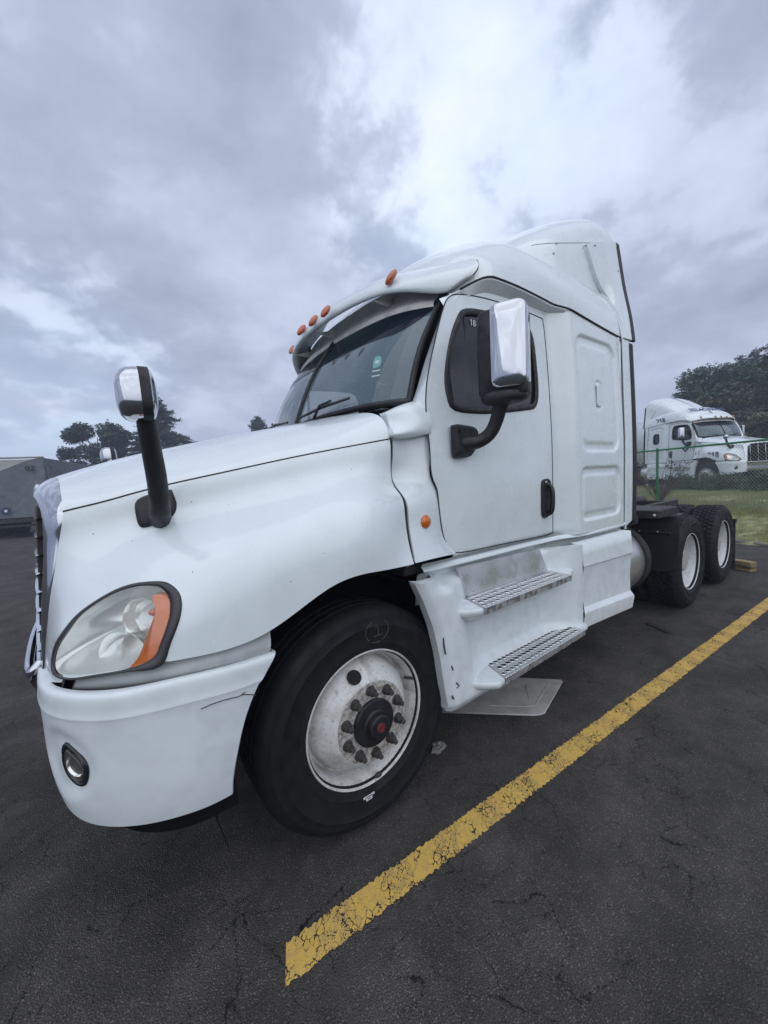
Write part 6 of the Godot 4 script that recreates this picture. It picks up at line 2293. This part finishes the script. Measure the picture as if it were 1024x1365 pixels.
# ---------------------------------------------------------------- plants
func leaf_clump(kind: int) -> ArrayMesh:
	# one spray of foliage about half a metre across
	var st := nb()
	var r := RandomNumberGenerator.new()
	r.seed = 900 + kind
	var n: int = [18, 20, 16][kind]
	for k in n:
		var d := Vector3(r.randf_range(-1, 1), r.randf_range(-0.7, 0.7), r.randf_range(-1, 1))
		d = d.normalized() * pow(r.randf(), 0.5) * 0.27
		if kind == 1: d.y *= 0.45
		var u := Vector3(r.randf_range(-1, 1), r.randf_range(-0.8, 0.5), r.randf_range(-1, 1)).normalized()
		var w := u.cross(Vector3(r.randf_range(-1, 1), 1.0, r.randf_range(-1, 1)).normalized()).normalized()
		var l: float = [0.16, 0.22, 0.12][kind] * r.randf_range(0.7, 1.3)
		var h: float = [0.06, 0.035, 0.05][kind] * r.randf_range(0.7, 1.3)
		quad(st, d - u * l * 0.5, d + w * h, d + u * l * 0.5, d - w * h, -1)
	st.generate_normals()
	return st.commit()

var clumps := []
var leaf_mats := []

func crown(called: String, pts: Array, kind: int, mat: Material, parent: Node, size: float, sd: int) -> void:
	if clumps.is_empty():
		for k in 3: clumps.append(leaf_clump(k))
	var src: Array = clumps[kind].surface_get_arrays(0)
	var sv: PackedVector3Array = src[Mesh.ARRAY_VERTEX]
	var sn: PackedVector3Array = src[Mesh.ARRAY_NORMAL]
	var r := RandomNumberGenerator.new()
	r.seed = sd
	var v := PackedVector3Array(); var n := PackedVector3Array(); var c := PackedColorArray()
	for p in pts:
		var s := size * r.randf_range(0.7, 1.35)
		var b := Basis(Vector3.UP, r.randf() * TAU) * Basis(Vector3.RIGHT, r.randf_range(-0.4, 0.4))
		v.append_array(Transform3D(b.scaled(Vector3.ONE * s), p) * sv)
		n.append_array(Transform3D(b, Vector3.ZERO) * sn)
		var k := r.randf_range(0.55, 1.35)
		var col := PackedColorArray()
		col.resize(sv.size())
		col.fill(Color(k * r.randf_range(0.9, 1.1), k, k * r.randf_range(0.85, 1.1)))
		c.append_array(col)
	var arr := []
	arr.resize(Mesh.ARRAY_MAX)
	arr[Mesh.ARRAY_VERTEX] = v; arr[Mesh.ARRAY_NORMAL] = n; arr[Mesh.ARRAY_COLOR] = c
	var mesh := ArrayMesh.new()
	mesh.add_surface_from_arrays(Mesh.PRIMITIVE_TRIANGLES, arr)
	put(mesh, called, mat, parent)

func leaf_mat(c: Color) -> StandardMaterial3D:
	var m := std(c, 0.7)
	m.vertex_color_use_as_albedo = true
	m.backlight_enabled = true
	m.backlight = Color(c.r * 2.0, c.g * 2.0, c.b * 1.2)
	return m

func conifer(at: Vector3, h: float, rad: float, sd: int, mat: Material, bark: Material, label: String, group: String, dense := 1.0, low := 0.1) -> void:
	var o := base("conifer_tree", at)
	tag(o, label, "tree", group)
	var r := RandomNumberGenerator.new()
	r.seed = sd
	var st := nb()
	var tp := PackedVector3Array(); var tr := []
	for i in 9:
		var f := i / 8.0
		tp.append(Vector3(0.12 * sin(f * 3.0 + sd), h * f - 0.3 * (1.0 if i == 0 else 0.0), 0.12 * cos(f * 2.3 + sd)))
		tr.append(lerpf(h * 0.022, 0.02, f))
	tube(st, tp, tr, 8)
	var pts := []
	var nb_ := int(h * 7.5 * dense)
	for k in nb_:
		var f := lerpf(low, 0.99, pow((k + r.randf()) / nb_, 0.85))
		var prof := pow(1.0 - f, 0.75) * (0.72 + 0.42 * r.randf()) * (0.75 + 0.25 * sin(f * 23.0 + sd))
		var L := maxf(rad * prof * 1.1, 0.22)
		var a := k * 2.39996 + r.randf() * 0.6
		var dir := Vector3(cos(a), 0, sin(a))
		var y0 := h * f
		var rise := 0.25 * f - 0.10
		tube(st, PackedVector3Array([Vector3(0, y0, 0), dir * L * 0.5 + Vector3(0, y0 + L * rise * 0.6, 0), dir * L * 0.95 + Vector3(0, y0 + L * rise * 0.5 - 0.03 * L, 0)]), [0.03 + 0.012 * L, 0.02, 0.006], 4)
		var m := int(maxf(2.0, L * 5.5 * dense))
		for i in m:
			var u := lerpf(0.22, 1.0, (i + r.randf()) / m)
			var side_j := (1.15 - u) * L * 0.30
			pts.append(dir * L * u + Vector3(-dir.z, 0, dir.x) * r.randf_range(-side_j, side_j) + Vector3(0, y0 + L * rise * sin(u * 2.2) * 0.7 + r.randf_range(-0.16, 0.10), 0))
	build(st, "trunk", bark, o)
	crown("crown", pts, 1, mat, o, 1.25, sd)

func broadleaf(at: Vector3, h: float, rad: float, sd: int, mat: Material, bark: Material, label: String, group: String, kind := 0, count := 1500) -> void:
	var o := base("broadleaf_tree", at)
	tag(o, label, "tree", group)
	var r := RandomNumberGenerator.new()
	r.seed = sd
	var st := nb()
	tube(st, PackedVector3Array([Vector3(0, -0.3, 0), Vector3(0.08, h * 0.25, 0.05), Vector3(-0.05, h * 0.5, 0.0), Vector3(0.05, h * 0.8, 0.05)]), [h * 0.024, h * 0.018, h * 0.011, 0.02], 8)
	var lobes := []
	for k in 15:
		var a := k * 2.39996 + r.randf()
		var f := r.randf_range(0.38, 0.95)
		var rr := rad * sqrt(maxf(0.05, 1.0 - pow((f - 0.58) / 0.45, 2.0))) * r.randf_range(0.45, 0.85)
		var c := Vector3(cos(a) * rr, h * f, sin(a) * rr)
		lobes.append([c, rad * r.randf_range(0.24, 0.42)])
		var root := Vector3(0, h * lerpf(0.22, 0.6, (f - 0.38) / 0.6), 0)
		tube(st, PackedVector3Array([root, root.lerp(c, 0.5) + Vector3(0, 0.1 * rad, 0), c]), [h * 0.010, h * 0.006, 0.012], 5)
	build(st, "trunk", bark, o)
	var pts := []
	for i in count:
		var l: Array = lobes[i % lobes.size()]
		var d := Vector3(r.randf_range(-1, 1), r.randf_range(-1, 1), r.randf_range(-1, 1))
		d = d.normalized() * pow(r.randf(), 0.4)
		pts.append(l[0] + d * l[1] * Vector3(1, 0.72, 1))
	crown("crown", pts, kind, mat, o, 0.95 if kind == 0 else 0.7, sd)

func trees() -> void:
	var bark := dirty(Color(0.045, 0.036, 0.028), 0.9, 0.4, 1.0, 121)
	var dark := leaf_mat(Color(0.036, 0.066, 0.046))
	var mid := leaf_mat(Color(0.050, 0.088, 0.058))
	var olive := leaf_mat(Color(0.095, 0.100, 0.062))
	# behind the nose, far away to the left
	broadleaf(Vector3(-0.058, 1.922, -41.507) * Vector3(1, 0, 1), 8.6, 2.6, 5, dark, bark, "loose round-topped tree behind the trailer, seen beside the far hood mirror", "trees on the left", 0, 1900)
	conifer(Vector3(4.800, 1.863, -42.154) * Vector3(1, 0, 1), 11.6, 6.4, 8, dark, bark, "tall dark conifer rising behind the near hood mirror", "trees on the left", 1.5)
	conifer(Vector3(1.542, 1.881, -47.456) * Vector3(1, 0, 1), 9.0, 4.0, 9, dark, bark, "lower dark conifer between the two taller trees beside the hood mirrors", "trees on the left", 1.4)
	conifer(Vector3(16.643, 1.926, -46.468) * Vector3(1, 0, 1), 10.5, 5.0, 12, dark, bark, "conifer whose tip just shows over the hood before the windscreen", "trees on the left", 1.4)
	# the wooded slope on the right
	var list := [
		[Vector3(47.238, 1.639, -11.044), 6.4, 4.2, 21, dark, "dark conifer at the left end of the wood, low behind the second tractor's roof"],
		[Vector3(44.683, 1.546, -8.984), 8.2, 4.4, 22, dark, "dark pointed conifer above the second tractor's visor"],
		[Vector3(47.859, 1.540, -8.600), 9.7, 4.6, 23, mid, "blue-green conifer left of the highest crowns in the wood"],
		[Vector3(44.153, 1.478, -6.817), 9.8, 5.0, 24, dark, "dark broad conifer near the middle of the wood"],
		[Vector3(48.266, 1.470, -6.630), 11.3, 5.2, 25, dark, "tall dark conifer whose crown tops the wood's skyline"],
		[Vector3(44.488, 1.414, -5.013), 10.8, 5.0, 26, mid, "dense green conifer left of the pale ragged tree"]]
	for a in list: conifer(a[0] * Vector3(1, 0, 1), a[1], a[2], a[3], a[4], bark, a[5], "wood behind the second tractor", 1.25, 0.02)
	broadleaf(Vector3(36.250, 1.460, -5.525) * Vector3(1, 0, 1), 8.6, 3.4, 31, mid, bark, "rounded mid-green tree low in front of the dark conifers", "wood behind the second tractor", 0, 1500)
	broadleaf(Vector3(34.598, 1.406, -3.527) * Vector3(1, 0, 1), 7.4, 3.2, 33, olive, bark, "brownish olive tree beside the second tractor's exhaust stack", "wood behind the second tractor", 0, 1300)
	conifer(Vector3(28.793, 1.465, -1.818) * Vector3(1, 0, 1), 7.8, 3.0, 35, olive, bark, "pale ragged conifer at the right edge, nearest of the wood", "wood behind the second tractor", 0.75, 0.05)
	broadleaf(Vector3(38.796, 1.374, -2.457) * Vector3(1, 0, 1), 8.4, 4.2, 37, dark, bark, "dark leafy tree just past the right edge of the wood", "wood behind the second tractor", 0, 1300)

func shrubs() -> void:
	var bark := dirty(Color(0.06, 0.05, 0.04), 0.9, 0.4, 2.0, 131)
	var green := leaf_mat(Color(0.055, 0.085, 0.036))
	var words := ["low dark juniper shrub in front of the second tractor's wheel", "widest dark juniper shrub on the bank before the tractor's bumper", "dark juniper shrub at the right edge of the photo on the bank"]
	var spots := [[Vector3(16.448, 0.564, -2.224), 0.62, 0.50], [Vector3(16.087, 0.653, -1.186), 0.72, 0.72], [Vector3(15.497, 0.600, 0.061), 0.72, 0.72]]
	for k in 3:
		var p: Vector3 = spots[k][0]
		p.y = bank_y(p.x, p.z)
		var o := base("juniper_shrub", p)
		tag(o, words[k], "shrub", "junipers on the bank")
		var r := RandomNumberGenerator.new(); r.seed = 200 + k
		var st := nb()
		var pts := []
		for b in 34:
			var a := b * 2.4
			var el := r.randf_range(0.15, 1.25)
			var d := Vector3(cos(a) * cos(el) * spots[k][2], sin(el) * spots[k][1] * 0.95, sin(a) * cos(el) * spots[k][2]) * r.randf_range(0.7, 1.08)
			tube(st, PackedVector3Array([Vector3(0, 0, 0), d * 0.5 + Vector3(0, 0.05, 0), d]), [0.015, 0.01, 0.003], 4)
			for i in 9: pts.append(d * lerpf(0.3, 1.02, i / 8.0) + Vector3(r.randf_range(-1, 1), r.randf_range(-1, 1), r.randf_range(-1, 1)) * 0.07)
		build(st, "stem", bark, o)
		crown("foliage", pts, 2, green, o, 0.55, 300 + k)
	# a bare twiggy bush at the fence post
	var q: Vector3 = Vector3(12.991, 0.469, -1.887)
	q.y = bank_y(q.x, q.z)
	var o := base("twiggy_bush", q)
	tag(o, "thin bare reddish bush beside the green fence post", "bush")
	var st := nb()
	var r := RandomNumberGenerator.new(); r.seed = 55
	var pts := []
	for b in 26:
		var a := r.randf() * TAU
		var d := Vector3(cos(a) * 0.75, r.randf_range(0.9, 1.7), sin(a) * 0.75) * r.randf_range(0.6, 1.0)
		tube(st, PackedVector3Array([Vector3(0, 0, 0), d * 0.5 + Vector3(r.randf_range(-0.1, 0.1), 0.1, r.randf_range(-0.1, 0.1)), d]), [0.014, 0.008, 0.003], 4)
		for i in 3: pts.append(d * lerpf(0.55, 1.0, i / 2.0) + Vector3(r.randf_range(-1, 1), r.randf_range(-1, 1), r.randf_range(-1, 1)) * 0.12)
	build(st, "stem", bark, o)
	crown("foliage", pts, 2, leaf_mat(Color(0.05, 0.038, 0.026)), o, 0.35, 56)
